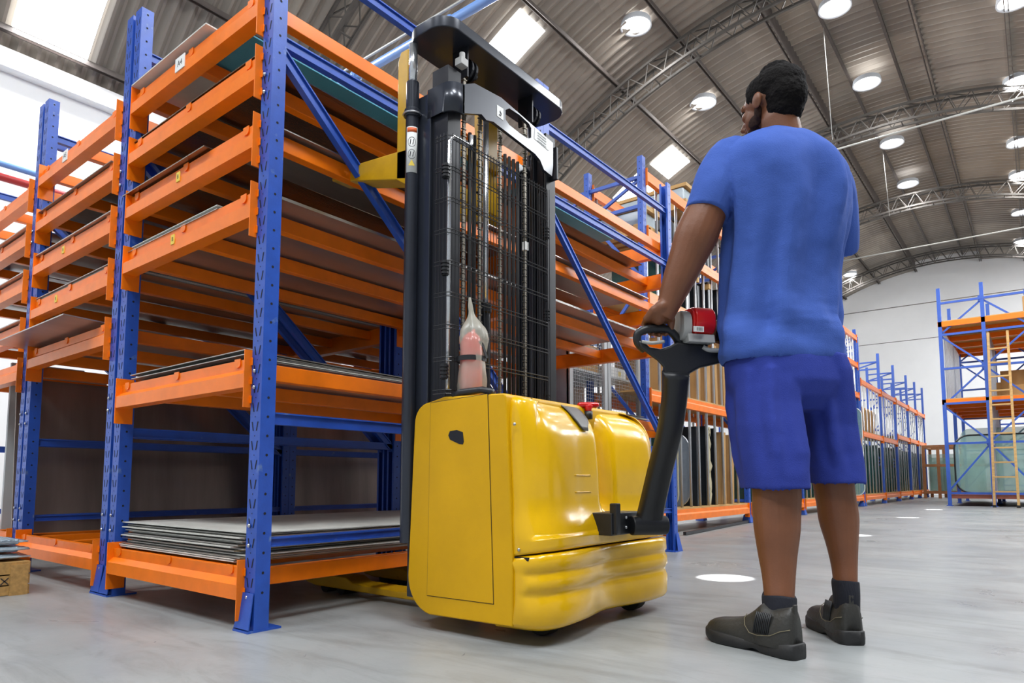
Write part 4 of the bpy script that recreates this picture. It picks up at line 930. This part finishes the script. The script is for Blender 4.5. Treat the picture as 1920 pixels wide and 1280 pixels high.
# socks and shoes
def sock(pts):
    b = MB(); limb(b, pts, n=24); return pk(b.obj('sock', M['sock'], smooth=True))
sock([(1461,1117,2.206,29.5),(1461,1122,2.205,31),(1462,1150,2.19,30),(1463,1175,2.185,30),(1465,1195,2.18,29),(1467,1225,2.17,28)])
sock([(1585,1087,2.476,22),(1585,1092,2.475,24),(1587,1115,2.465,23.5),(1588,1135,2.465,22.5),(1589,1150,2.465,22),(1590,1180,2.465,22)])
def shoe(heel, toe, nm):
    hl = Vector(heel); d = (Vector(toe)-hl); Ln = d.length; d.normalize(); sd = Vector((-d.y, d.x, 0))
    def P(s, w, z): return hl+d*(s*Ln)+sd*w+Vector((0, 0, z))
    t = bpy.data.objects.new('shoe', None)
    b = MB(); st = [(.015,.026,.128),(.05,.038,.150),(.12,.046,.146),(.22,.048,.139),(.32,.047,.150),(.37,.043,.143),(.43,.043,.125),(.52,.045,.104),(.62,.048,.092),(.74,.049,.084),(.86,.046,.077),(.95,.035,.064),(.99,.018,.048)]
    n = 18; rings = []
    for s, w, h in [(c[0], c[1], c[2]) for c in catmull(st, 3)]:
        r = []
        for k in range(n):
            a = 2*PI*k/n; x = math.cos(a); z = math.sin(a); e = .62 if z > 0 else .4
            r.append(P(s, w*math.copysign(abs(x)**.75, x)*(1-.18*max(0, z)), .030+((h-.030)*abs(z)**e if z > 0 else -.010*abs(z))))
        rings.append(r)
    b.loft(rings); up = pk(b.obj('shoe', M['leather'], smooth=True))
    b = MB(); so = [(-.012,.022),(.0,.032),(.04,.041),(.12,.045),(.28,.042),(.42,.041),(.58,.049),(.72,.054),(.84,.051),(.94,.038),(1.0,.022),(1.02,.006)]
    so = catmull(so, 3); rr_ = []
    for s, w in so:
        z0 = .0 if s < .33 or s > .48 else .010; z0 = .010*math.exp(-((s-.40)/.07)**2)+.012*smoothstep(.86, 1.02, s); zt_ = .036+.006*math.exp(-((s-.05)/.12)**2)-.004*math.exp(-((s-.4)/.2)**2)
        rr_.append([P(s, w, z0+.004), P(s, w*1.03, (z0+zt_)/2), P(s, w*1.0, zt_), P(s, w*.86, zt_+.004), P(s, -w*.86, zt_+.004), P(s, -w, zt_), P(s, -w*1.03, (z0+zt_)/2), P(s, -w, z0+.004), P(s, -w*.9, z0), P(s, w*.9, z0)])
    b.loft(rr_); c = pk(b.obj('sole', M['sole'], smooth=True)); c.parent = up; c.matrix_parent_inverse = Matrix.Identity(4)
    for side in (-1, 1):
        b = MB()
        for k in range(9):
            s = .20+k*.0185; b.tube([P(s+.03, side*.0455, .062), P(s+.012, side*.045, .095), P(s-.004, side*.039, .126)], .0028, 6)
        c = b.obj('elastic_gore', M['black'], smooth=True); c.parent = up
        b = MB(); b.tube([P(.02, side*.033, .088), P(.10, side*.0435, .080), P(.2, side*.0462, .062), P(.33, side*.0468, .055), P(.42, side*.047, .058), P(.47, side*.0455, .078), P(.49, side*.038, .098), P(.50, side*.02, .109)], .0012, 5)
        c = b.obj('seam_stitching', M['stitch'], smooth=True); c.parent = up
    b = MB(); b.box(-.004, .004, -.008, .008, 0, .03, M4=Matrix.Translation(P(.03, 0, .128)) @ Matrix.Rotation(math.atan2(d.y, d.x), 4, 'Z')); c = b.obj('pull_tab', M['leather'], bevel=.002); c.parent = up
shoe((-.592, 2.135, 0), (-.912, 2.245, 0), 'l'); shoe((-.503, 2.425, 0), (-.690, 2.695, 0), 'r')

# ------------------------------------------------------------------ glass rack along the aisle
GX, GXm, GXb = -2.93, -3.55, -4.2
BLU, ORA = M['blue_far'], M['orange']
def slab(name, x0, x1, y, z0, z1, t, m, label, group, cat, r=.0, tilt=0., rim=None, ax='y'):
    b = MB(); pr_ = slot(x0, x1, z0, z1, r, 5) if r else [(x0, z0), (x1, z0), (x1, z1), (x0, z1)]
    h = lambda z: tilt*(z-z0)
    b.loft([[(x, y+h(z), z) for x, z in pr_], [(x, y+t+h(z), z) for x, z in pr_]]); o = b.obj(name, m); tag(o, label, cat, group)
    if rim:
        b = MB(); b.tube([(x, y+t/2+h(z), z) for x, z in pr_+pr_[:1]], rim[1], 6, cap=False); c = b.obj('rim', rim[0]); c.parent = o
    return o
def frame_x(t, y, h, xs, braces, zs=None, m=None, holes=True):  # frame across the rack depth
    for x in xs:
        me = post_mesh(3.75) if (holes and abs(h-3.75) < .01) else None
        if me: o = bpy.data.objects.new('upright', me); COL.objects.link(o); o.rotation_euler = (0, 0, PI/2); o.location = (x+.0, y-.035, 0)
        else: b = MB(); b.box(x-PD, x, y-.035, y+.035, 0, h); o = b.obj('upright', m or BLU)
        keep(o, t)
        b = MB(); b.loft([[(x-.07, y-.045, .10), (x+.005, y-.045, .10), (x+.005, y+.045, .10), (x-.07, y+.045, .10)], [(x-.09, y-.06, .004), (x+.025, y-.06, .004), (x+.025, y+.06, .004), (x-.09, y+.06, .004)]]); c = b.obj('base_plate', m or BLU); keep(c, t)
    if braces:
        for i in range(len(xs)-1):
            zz = zs or [.28, 1.0, 1.75, 2.5, 3.25, h-.2]
            for z in zz: b = MB(); b.bar((xs[i]-.03, y, z), (xs[i+1]-.03, y, z), .03, .035); keep(b.obj('cross_strut', m or BLU), t)
            for k in range(len(zz)-1):
                b = MB(); a_, c_ = (xs[i]-.03, xs[i+1]-.03) if k % 2 else (xs[i+1]-.03, xs[i]-.03); b.bar((a_, y+.02, zz[k]), (c_, y+.02, zz[k+1]), .025, .03); keep(b.obj('diagonal_brace', m or BLU), t)
def ybeam(t, x, y0, y1, z, f=1):                               # beam along the aisle, stepped face to +X
    pr_ = [(x-.03, z), (x+.004, z), (x+.004, z-.036), (x+.02, z-.052), (x+.02, z-.112), (x-.03, z-.112)]
    b = MB(); b.prism(pr_, y0+.04, y1-.04, ax='y'); o = b.obj('beam', ORA); keep(o, t)
    for yy in (y0+.035, y1-.041): c = MB(); c.box(x-.04, x+.022, yy, yy+.006, z-.16, z+.02); k = c.obj('beam_connector', ORA); keep(k, t); k.parent = o; k.matrix_parent_inverse = Matrix.Identity(4)
ys_t = [5.79, 8.58, 11.07, 13.4, 15.6]
ys_l = [15.72, 18.1, 20.2, 22.4, 24.1, 25.9]
tube_mesh = {}
def tubes(t, y0, y1, z0, z1, x, step=.24):
    step = step*1.45 if z1 < 3 else step
    key = round(z1-z0, 3)
    if key not in tube_mesh:
        b = MB(); b.tube([(0, 0, 0), (0, 0, z1-z0)], .0155, 8); o = b.obj('divider_tube', M['alu'], smooth=True); tube_mesh[key] = o.data; bpy.data.objects.remove(o)
    n = int((y1-y0-.2)/step)
    for k in range(n+1):
        o = bpy.data.objects.new('divider_tube', tube_mesh[key]); COL.objects.link(o); o.location = (x, y0+.16+k*step, z0); keep(o, t)
wherel = ['first bay of the tall glass rack, right behind the tiller', 'second bay of the tall glass rack, hidden mostly by the worker', 'third bay of the tall glass rack', 'fourth bay of the tall glass rack, at its stepped end']
for k in range(4):
    y0, y1 = ys_t[k], ys_t[k+1]; t = empty('glass_rack', ((GX+GXb)/2, (y0+y1)/2, 0))
    tag(t, 'orange and blue '+wherel[k], 'rack', 'tall glass racks along the aisle')
    frame_x(t, y0+.04, 3.75, (GX, GXm, GXb), True)
    if k == 3: frame_x(t, y1-.04, 3.75, (GX, GXm), True)
    for z in (.235, 1.41, 2.38, 3.03, 3.62):
        ybeam(t, GX, y0+.04, y1, z)
        if z != 3.03 or k == 0: ybeam(t, GXm, y0+.04, y1, z)
        if z < 3: b = MB(); b.box(GXm-.02, GX-.002, y0+.08, y1-.02, z, z+.016); keep(b.obj('shelf_board', M['wood']), t)
    tubes(t, y0, y1, .25, 3.60, GX-.05, .24); tubes(t, y0, y1, .25, 3.60, GXm+.0, .6)
for k in range(5):
    y0, y1 = ys_l[k], ys_l[k+1]; t = empty('glass_rack', ((GX+GXb)/2, (y0+y1)/2, 0))
    tag(t, 'orange and blue %s bay of the lower glass rack towards the far wall' % ['first', 'second', 'third', 'fourth', 'farthest'][k], 'rack', 'lower glass racks along the aisle')
    frame_x(t, y0+.04, 3.62, (GX, GXm), True, m=BLU, holes=False)
    if k == 4: frame_x(t, y1-.04, 3.62, (GX, GXm), True, m=BLU, holes=False)
    zm = 1.59 if k < 2 else 1.76
    for z in (.235, zm, 2.72): ybeam(t, GX, y0+.04, y1, z)
    for z in (.235, zm): b = MB(); b.box(GXm-.02, GX-.002, y0+.08, y1-.02, z, z+.016); keep(b.obj('shelf_board', M['wood']), t)
    tubes(t, y0, y1, .25, 2.70, GX-.05, .25)
# goods standing on edge in the glass racks
gx0, gx1 = -3.62, GX-.075
def stand(name, y, z0, z1, m, t, label, group, cat, r=0, rim=None, x0=None, x1=None, tilt=0.): return slab(name, x0 or gx0, x1 or gx1, y, z0, z1, t, m, label, group, cat, r, tilt, rim)
zA = .252
stand('glass_sheet', 6.42, zA, 1.18, M['glassd'], .10, 'dark green glass block at the near end of the bottom shelf', None, 'glass')
stand('windshield', 6.62, zA, 1.13, M['foam'], .035, 'grey windshield with rounded corners behind the first aluminium tube on the bottom shelf', None, 'windshield', .13, (M['cloth_wrap'], .010))
stand('windshield', 6.92, zA, 1.05, M['foam'], .03, 'smaller grey windshield with rounded corners, second on the bottom shelf', None, 'windshield', .15, (M['alu'], .006))
stand('dark_sheet', 7.14, zA, 1.14, M['darkglass'], .09, 'black edged panel beside the grey windshields on the bottom shelf', None, 'panel')
stand('dark_sheet', 7.40, zA, 1.16, M['darkglass'], .08, 'black panel next to the torn beige wrapping on the bottom shelf', None, 'panel')
b = MB(); b.loft([[(gx1+.012+random.uniform(-.006, .006), 7.40+.09+random.uniform(-.03, .03)+s_*.035, zA+.9*k/14+.0) for s_ in (-1, -.3, .3, 1)][::1]+[(gx1-.05, 7.49, zA+.9*k/14)] for k in range(15)]); tag(b.obj('torn_wrapping', M['cloth_wrap'], smooth=True), 'torn beige wrapping hanging along the black panels on the bottom shelf', 'wrapping')
stand('dark_sheet', 7.66, zA, 1.15, M['darkglass'], .08, 'black panel with a white edge just before the cardboard on the bottom shelf', None, 'panel', 0, (M['white_label'], .006))
stand('cardboard_pack', 7.88, zA, 1.12, M['card'], .13, 'flat brown cardboard pack on the bottom shelf beside the last black panel', None, 'cardboard', tilt=.03)
stand('cardboard_pack', 8.15, zA, 1.10, M['card'], .12, 'last brown cardboard pack in the first bay of the bottom shelf', None, 'cardboard', tilt=.05)
zB = 1.428; cw = ['nearest', 'second', 'third', 'fourth', 'fifth', 'sixth', 'seventh', 'farthest']
for i in range(8):
    y = 6.42+i*.27; stand('cardboard_pack', y, zB, zB+random.uniform(.62, .74), M['card'], random.uniform(.05, .14), 'flat brown cardboard pack standing on the middle shelf, %s from the camera' % cw[i], 'cardboard packs on the middle shelf', 'cardboard', tilt=random.uniform(-.04, .06), x1=gx1-random.uniform(0, .06))
for i in range(7):
    y = 6.38+i*.30; m, nm, lb = (M['glassd'], 'glass_sheet', 'dark green glass pane') if i < 2 else (M['darkglass'], 'dark_sheet', 'black panel')
    stand(nm, y, 2.396, 2.396+random.uniform(.38, .52), m, .07, '%s standing between tubes on the third shelf, %s in line' % (lb, cw[i]), 'panels on the third shelf', 'panel')
for i in range(4): stand('wooden_block', 6.5+i*.34, 2.80, 2.86, M['wood'], .05, 'small wooden block between the tubes of the third shelf, %s along' % ORD[i], 'wooden spacers', 'wood block', x0=gx1-.05, x1=gx1+.045)
for i in range(3): stand('dark_case', 6.5+i*.5, 3.045, 3.045+.30, M['darkglass'], .22, 'black flat case standing on the fourth shelf, %s in line' % cw[i], 'black cases on the fourth shelf', 'case')
# pallets of wrapped sheets high up behind the near rack
for (x0, x1, y0, y1, z, w) in ((-4.15, -3.0, 5.95, 6.35, 3.03, 'front'), (-4.15, -3.0, 7.0, 8.2, 3.64, 'rear')):
    t = empty('wrapped_pallet', ((x0+x1)/2, (y0+y1)/2, z)); tag(t, 'wooden pallet of clear-wrapped goods high in the glass rack, %s one' % w, 'pallet')
    b = MB()
    for q_ in range(3): b.box(x0, x1, y0+(y1-y0-.09)*q_/2, y0+(y1-y0-.09)*q_/2+.09, z, z+.08)
    for q_ in range(6): xx = x0+(x1-x0-.12)*q_/5; b.box(xx, xx+.12, y0, y1, z+.08, z+.10)
    keep(b.obj('pallet_deck', M['wood']), t)
    b = MB(); b.box(x0+.04, x1-.04, y0+.03, y1-.03, z+.10, z+.26); keep(b.obj('wrapped_load', M['wrap'], bevel=.02), t)
    b = MB(); b.box(x0, x1, y0+.02, y1-.02, z+.26, z+.30); keep(b.obj('top_board', M['wood']), t)
# farther bays: standing glass, cardboard, dark sheets
gy = 8.75; i = 0; far_n = 0; lastb = ''; bn = 0
while gy < 25.6:
    if not any(abs(gy-yy) < .12 for yy in ys_t+ys_l):
        far_n += 1
        bi = sum(1 for yy in (ys_t+ys_l) if yy < gy); bw = ['', 'first', 'second', 'third', 'fourth', 'fifth', 'fifth', 'sixth', 'seventh', 'eighth', 'last'][min(bi, 10)]
        if bw != lastb: bn = 0; lastb = bw
        else: bn += 1
        m = M['glassd']; top = random.uniform(1.12, 1.25) if gy < 15.6 else random.uniform(1.22, 1.42)
        stand('glass_sheet', gy, zA, top, m, random.uniform(.03, .10), 'green glass sheet, %s along in the %s bay of the bottom shelf' % (ORD[bn], bw), 'green glass sheets in the %s bay' % bw, 'glass', .0)
    gy += random.uniform(.19, .27)
for i in range(7): stand('cardboard_pack', 13.75+i*.22, 1.43, 2.05, M['darkglass'] if i % 3 == 0 else M['edge'], .07, 'dark sheet, %s along the middle shelf at the stepped end of the tall rack' % ORD[i], 'dark sheets on the middle shelf', 'sheet')
for i in range(6): stand('dark_sheet', 13.75+i*.27, 2.40, 2.92, M['edge'] if i % 2 else M['darkglass'], .06, 'dark sheet, %s along the third shelf at the stepped end' % ORD[i], 'dark panels on the third shelf at the stepped end', 'panel')
for i in range(6): stand('cardboard_pack', 15.95+i*.30, 1.61, 2.18, M['card'], .2, 'pale cardboard pack, %s along the middle shelf of the lower rack' % ORD[i], 'cardboard packs in the lower rack', 'cardboard', .06)
b = MB(); o = slab('glass_sheet', -3.6, -2.66, 14.3, .255, 1.95, .02, M['glass'], 'large glass pane with white edging jutting into the aisle beside the shorts', None, 'glass', .14, 0, (M['white_label'], .010))

# mesh cabinet behind the near rack
t = empty('mesh_cabinet', (-3.6, 5.6, 0)); tag(t, 'light grey cabinet with wire mesh doors behind the nearest rack', 'cabinet')
cx0, cx1, cy0, cy1, cz = -3.95, -3.25, 4.93, 6.28, 2.06
b = MB(); b.box(cx0, cx0+.02, cy0, cy1, .05, cz); b.box(cx0, cx1, cy0, cy0+.02, .05, cz); b.box(cx0, cx1, cy0, cy1, cz-.03, cz); b.box(cx0, cx1, cy0, cy1, .05, .09); keep(b.obj('cabinet_body', M['grey_metal']), t)
for z in (.6, 1.05, 1.55): b = MB(); b.box(cx0+.03, cx1-.05, cy0+.03, cy1-.03, z, z+.02); keep(b.obj('shelf', M['grey_metal']), t)
for (ya, yb) in ((cy0, cy0+.66), (cy0+.68, cy1)):
    b = MB()
    for y in (ya, yb-.05): b.box(cx1-.02, cx1+.015, y, y+.05, .06, cz-.02)
    for z in (.06, cz-.07): b.box(cx1-.02, cx1+.015, ya, yb, z, z+.05)
    d = b.obj('door', M['grey_metal']); keep(d, t)
    b = MB(); y = ya+.05
    while y < yb-.05: b.box(cx1-.003, cx1, y, y+.003, .11, cz-.07); y += .032
    z = .11
    while z < cz-.07: b.box(cx1-.003, cx1, ya+.05, yb-.05, z, z+.003); z += .032
    d2 = b.obj('wire_mesh', M['alu']); keep(d2, t); d2.parent = d; d2.matrix_parent_inverse = Matrix.Identity(4)
lb = ['left', 'centre-left', 'centre', 'right']
for i, (y, w, z, h, m) in enumerate(((5.02, .2, 1.07, .14, 'white_label'), (5.36, .22, 1.07, .13, 'white_label'), (5.75, .42, 1.07, .09, 'white_label'), (5.7, .4, 1.57, .10, 'white_label'), (5.05, .5, 1.57, .25, 'card'), (5.1, .45, .62, .28, 'card'), (5.75, .4, .62, .3, 'dgrey'))):
    b = MB(); b.box(cx1-.35, cx1-.06, y, y+w, z+.001, z+h); o = b.obj('carton', M[m], bevel=.004)
    tag(o, '%s carton on a shelf inside the grey mesh cabinet, %s' % ('white' if m == 'white_label' else ('brown' if m == 'card' else 'dark grey'), ['first from the left', 'middle one', 'low long one on the right', 'upper right one', 'upper left one', 'lower left one', 'lower right one'][i]), 'carton')
    if m == 'white_label': q = MB(); q.box(cx1-.059, cx1-.058, y+w*.6, y+w*.6+.05, z+.02, z+.07); c = q.obj('yellow_mark', M['yellow_label']); c.parent = o

# wooden box with bubble-wrapped bundle at the left edge
t = empty('wooden_box', (-4.1, .85, 0)); tag(t, 'low pale wooden box on the floor at the left edge', 'box')
b = MB()
for z in (.0, .048, .096):
    b.box(-3.80, -3.785, .45, 1.11, z+.002, z+.044); b.box(-4.5, -3.80, 1.095, 1.11, z+.002, z+.044); b.box(-4.5, -3.80, .45, .465, z+.002, z+.044); b.box(-4.5, -4.485, .45, 1.11, z+.002, z+.044)
keep(b.obj('side_boards', M['crate']), t)
for y in (.46, 1.03): b = MB(); b.box(-3.786, -3.772, y, y+.07, 0, .14); keep(b.obj('batten', M['crate']), t)
b = MB(); b.box(-4.5, -3.785, .45, 1.11, .14, .152); keep(b.obj('lid', M['crate']), t)
q = MB(); p_ = un(6, 1088, X=-3.784); 
for a_, c_ in (((.0, -.02), (.03, .01)), ((.0, .01), (.03, -.02))): q.bar((-3.7845, p_.y+a_[0]-.01, p_.z+a_[1]), (-3.7845, p_.y+c_[0]-.01, p_.z+c_[1]), .003, .004)
keep(q.obj('stencil_mark', M['ink']), t)
b = MB()
for k in range(3):
    zc_ = .172+k*.034; R_ = []
    for j in range(13):
        f = j/12; y = .5+.62*f; rr_ = .03*min(1, 4*(1-f)+.25)+random.uniform(-.003, .003)
        R_.append([(-4.02+(.20-.02*k)*math.cos(a)+random.uniform(-.006, .006), y, zc_+rr_*.66*math.sin(a)+random.uniform(-.003, .003)) for a in [2*PI*q_/22 for q_ in range(22)]])
    b.loft(R_)
o = b.obj('wrapped_bundle', M['wrap'], smooth=True); tag(o, 'bundle in clear bubble wrap lying on the low wooden box', 'bundle')
M['wrap_in'] = mat('foil_inside', (150, 168, 180), .3, metal=.4, var=.4, vscale=30, bump=1., bscale=90)
b = MB()
for k in range(3): b.box(-4.18, -3.86, .52, 1.08, .160+k*.034, .184+k*.034)
c = b.obj('bundled_parts', M['wrap_in'], bevel=.006); c.parent = o

# ------------------------------------------------------------------ far right rack
RY0, H4 = 17.07, 4.74
RXs = (-1.55, -.775, .0, .775)
t = empty('pallet_rack', (-.4, 19.3, 0)); tag(t, 'tall blue braced rack with orange decks standing across the far right of the aisle', 'rack')
def rbar(a, b_, w, name, m=None): q = MB(); q.bar(a, b_, w, w); return keep(q.obj(name, m or BLU), t)
for yy in (RY0, RY0+2.2, RY0+4.4):
    for x in RXs:
        q = MB(); q.box(x-.035, x+.035, yy, yy+.06, 0, H4); q.box(x-.06, x+.06, yy-.03, yy+.09, 0, .012); keep(q.obj('upright', BLU), t)
for yy in (RY0+.02, RY0+4.4):
    zz = [.27, 1.30, 2.27, 3.30, 3.78, 4.45]
    for i in range(3):
        xa, xb = RXs[i], RXs[i+1]
        for z in (.27, 1.33, 2.19, 2.95, 3.70, 4.40): rbar((xa, yy, z), (xb, yy, z), .045, 'cross_strut')
        zs_ = [.30, 1.33, 2.15, 2.95, 3.70, 4.40]
        for k in range(5):
            up = (k+i) % 2 == 0; rbar((xa if up else xb, yy+.03, zs_[k]+.02), (xb if up else xa, yy+.03, zs_[k+1]-.02), .035, 'diagonal_brace')
        for z in (1.33, 2.95, 4.40): 
            xx = xb; q = MB(); q.box(xx-.07, xx+.01, yy-.012, yy+.05, z-.06, z+.06); keep(q.obj('bracket', BLU), t)
for z in (3.99, 2.28):
    for yy in (RY0+.02, RY0+1.0, RY0+2.0, RY0+3.0, RY0+4.0, RY0+4.6):
        q = MB(); q.box(RXs[0]-.03, RXs[-1]+.03, yy-.02, yy+.05, z-.11, z); keep(q.obj('deck_beam', ORA), t)
    for x in (RXs[0], RXs[-1]): q = MB(); q.box(x-.04, x+.02, RY0, RY0+4.6, z-.10, z); keep(q.obj('side_beam', ORA), t)
    q = MB(); q.box(RXs[0], RXs[-1], RY0+.02, RY0+4.6, z+.002, z+.02); keep(q.obj('deck_board', M['wood']), t)
q = MB(); q.box(RXs[0], RXs[-1], RY0+.03, RY0+4.4, .16, .24); keep(q.obj('base_deck', mat('red_brown_base', (150, 84, 66), .6, var=.1)), t)
for i in range(14): q = MB(); q.box(RXs[0]+.02, RXs[0]+.04, RY0+.35+i*.26, RY0+.41+i*.26, 2.3, 3.85); keep(q.obj('divider_strip', M['alu']), t)
for i in range(8): q = MB(); q.box(RXs[1]+.02, RXs[1]+.05, RY0+.5+i*.4, RY0+.6+i*.4, .25, 3.85); keep(q.obj('divider_strip', M['alu']), t)
slab('windshield', -1.46, .5, RY0+.5, .27, 1.52, .03, M['glass'], 'large green tinted windshield with black border in the far right rack', None, 'windshield', .28, .02, (M['black'], .022))
slab('windshield', -1.40, .45, RY0+1.3, .27, 1.72, .03, M['glass'], 'second large windshield standing behind the black-bordered one', None, 'windshield', .2, .02)
for (x0, x1, y0, z0, z1, lb_) in ((-.62, -.12, RY0+2.4, 2.30, 3.12, 'tall brown carton on the middle deck of the far right rack'), (-.78, -.64, RY0+3.2, 2.30, 2.95, 'narrow brown carton beside the tall one on the middle deck'), (.0-.1, .45, RY0+.6, 4.02, 4.45, 'brown carton on the top deck at the right edge of the photo'), (-.45, .2, RY0+1.1, 2.30, 2.62, 'low brown carton lying in front on the middle deck')):
    b = MB(); b.box(x0, x1, y0, y0+.5, z0, z1); tag(b.obj('carton', M['card'], bevel=.01), lb_, 'carton')
t = empty('step_ladder', (-.56, 16.85, 0)); tag(t, 'wooden ladder leaning on the front of the far right rack', 'ladder')
for (xa, xb) in ((-.756, -.70), (-.367, -.375)):
    q = MB(); q.bar((xa, 16.60, .02), (xb, 16.99, 3.62), .05, .045); keep(q.obj('side_rail', M['wood']), t); q = MB(); q.box(xa-.03, xa+.03, 16.57, 16.64, 0, .05); keep(q.obj('foot', M['rubber']), t)
for i in range(11):
    f = (i+1)/12.2; q = MB(); q.bar((-.756+.05*f, 16.6+.39*f, .02+3.6*f), (-.367-.01*f, 16.6+.39*f, .02+3.6*f), .06, .03); keep(q.obj('rung', M['wood']), t)
# wooden glass stillage beyond the end of the lower rack
t = empty('wooden_stillage', (-2.5, 24, 0)); tag(t, 'brown timber frame holding glass sheets between the two far racks', 'stillage')
cw_ = mat('brown_timber', (150, 100, 62), .7, var=.15)
for yy in (24.0, 25.6):
    for x in (-2.80, -2.42, -1.95): q = MB(); q.box(x-.04, x+.04, yy, yy+.08, .0, 1.62); keep(q.obj('timber_post', cw_), t)
    for z in (.18, 1.0, 1.58): q = MB(); q.box(-2.84, -1.2, yy-.01, yy+.07, z-.04, z+.04); keep(q.obj('timber_rail', cw_), t)
for x in (-2.80, -1.95):
    for z in (.18, 1.58): q = MB(); q.box(x-.04, x+.04, 24, 25.6, z-.04, z+.04); keep(q.obj('timber_rail', cw_), t)
for i in range(3): slab('glass_sheet', -2.72, -1.3, 24.3+i*.35, .225, 1.35-.1*i, .05, M['glass'], ['front', 'middle', 'rear'][i]+' glass sheet in the brown timber frame at the far end', 'glass sheets in the timber frame', 'glass')
# distant blue racks behind the right rack
t = empty('pallet_rack', (1.5, 25.5, 0)); tag(t, 'distant blue rack frames seen through the far right rack', 'rack')
for x in (-1.0, .1, 1.2, 2.3):
    for yy in (24.5, 26.0): q = MB(); q.box(x-.04, x+.04, yy, yy+.07, 0, 4.0); keep(q.obj('upright', BLU), t)
for i, x in enumerate((-1.0, .1, 1.2)):
    for z in (.4, 1.3, 2.2, 3.1): rbar((x, 24.5, z), (x+1.1, 24.5, z), .04, 'cross_strut'); rbar((x, 24.5, z), (x+1.1, 24.5, z+.85), .03, 'diagonal_brace'); 
for (x, z) in ((-.6, 2.25), (.5, 2.25)): b = MB(); b.box(x, x+.7, 25, 25.7, z, z+.01); keep(b.obj('shelf_board', M['wood']), t)
# long black bar on the floor beside the rack foot
b = MB(); b.bar((-2.75, 6.2, .02), (-2.98, 9.0, .02), .03, .03); tag(b.obj('metal_bar', M['black']), 'black and grey bar lying on the floor under the glass rack', 'bar')
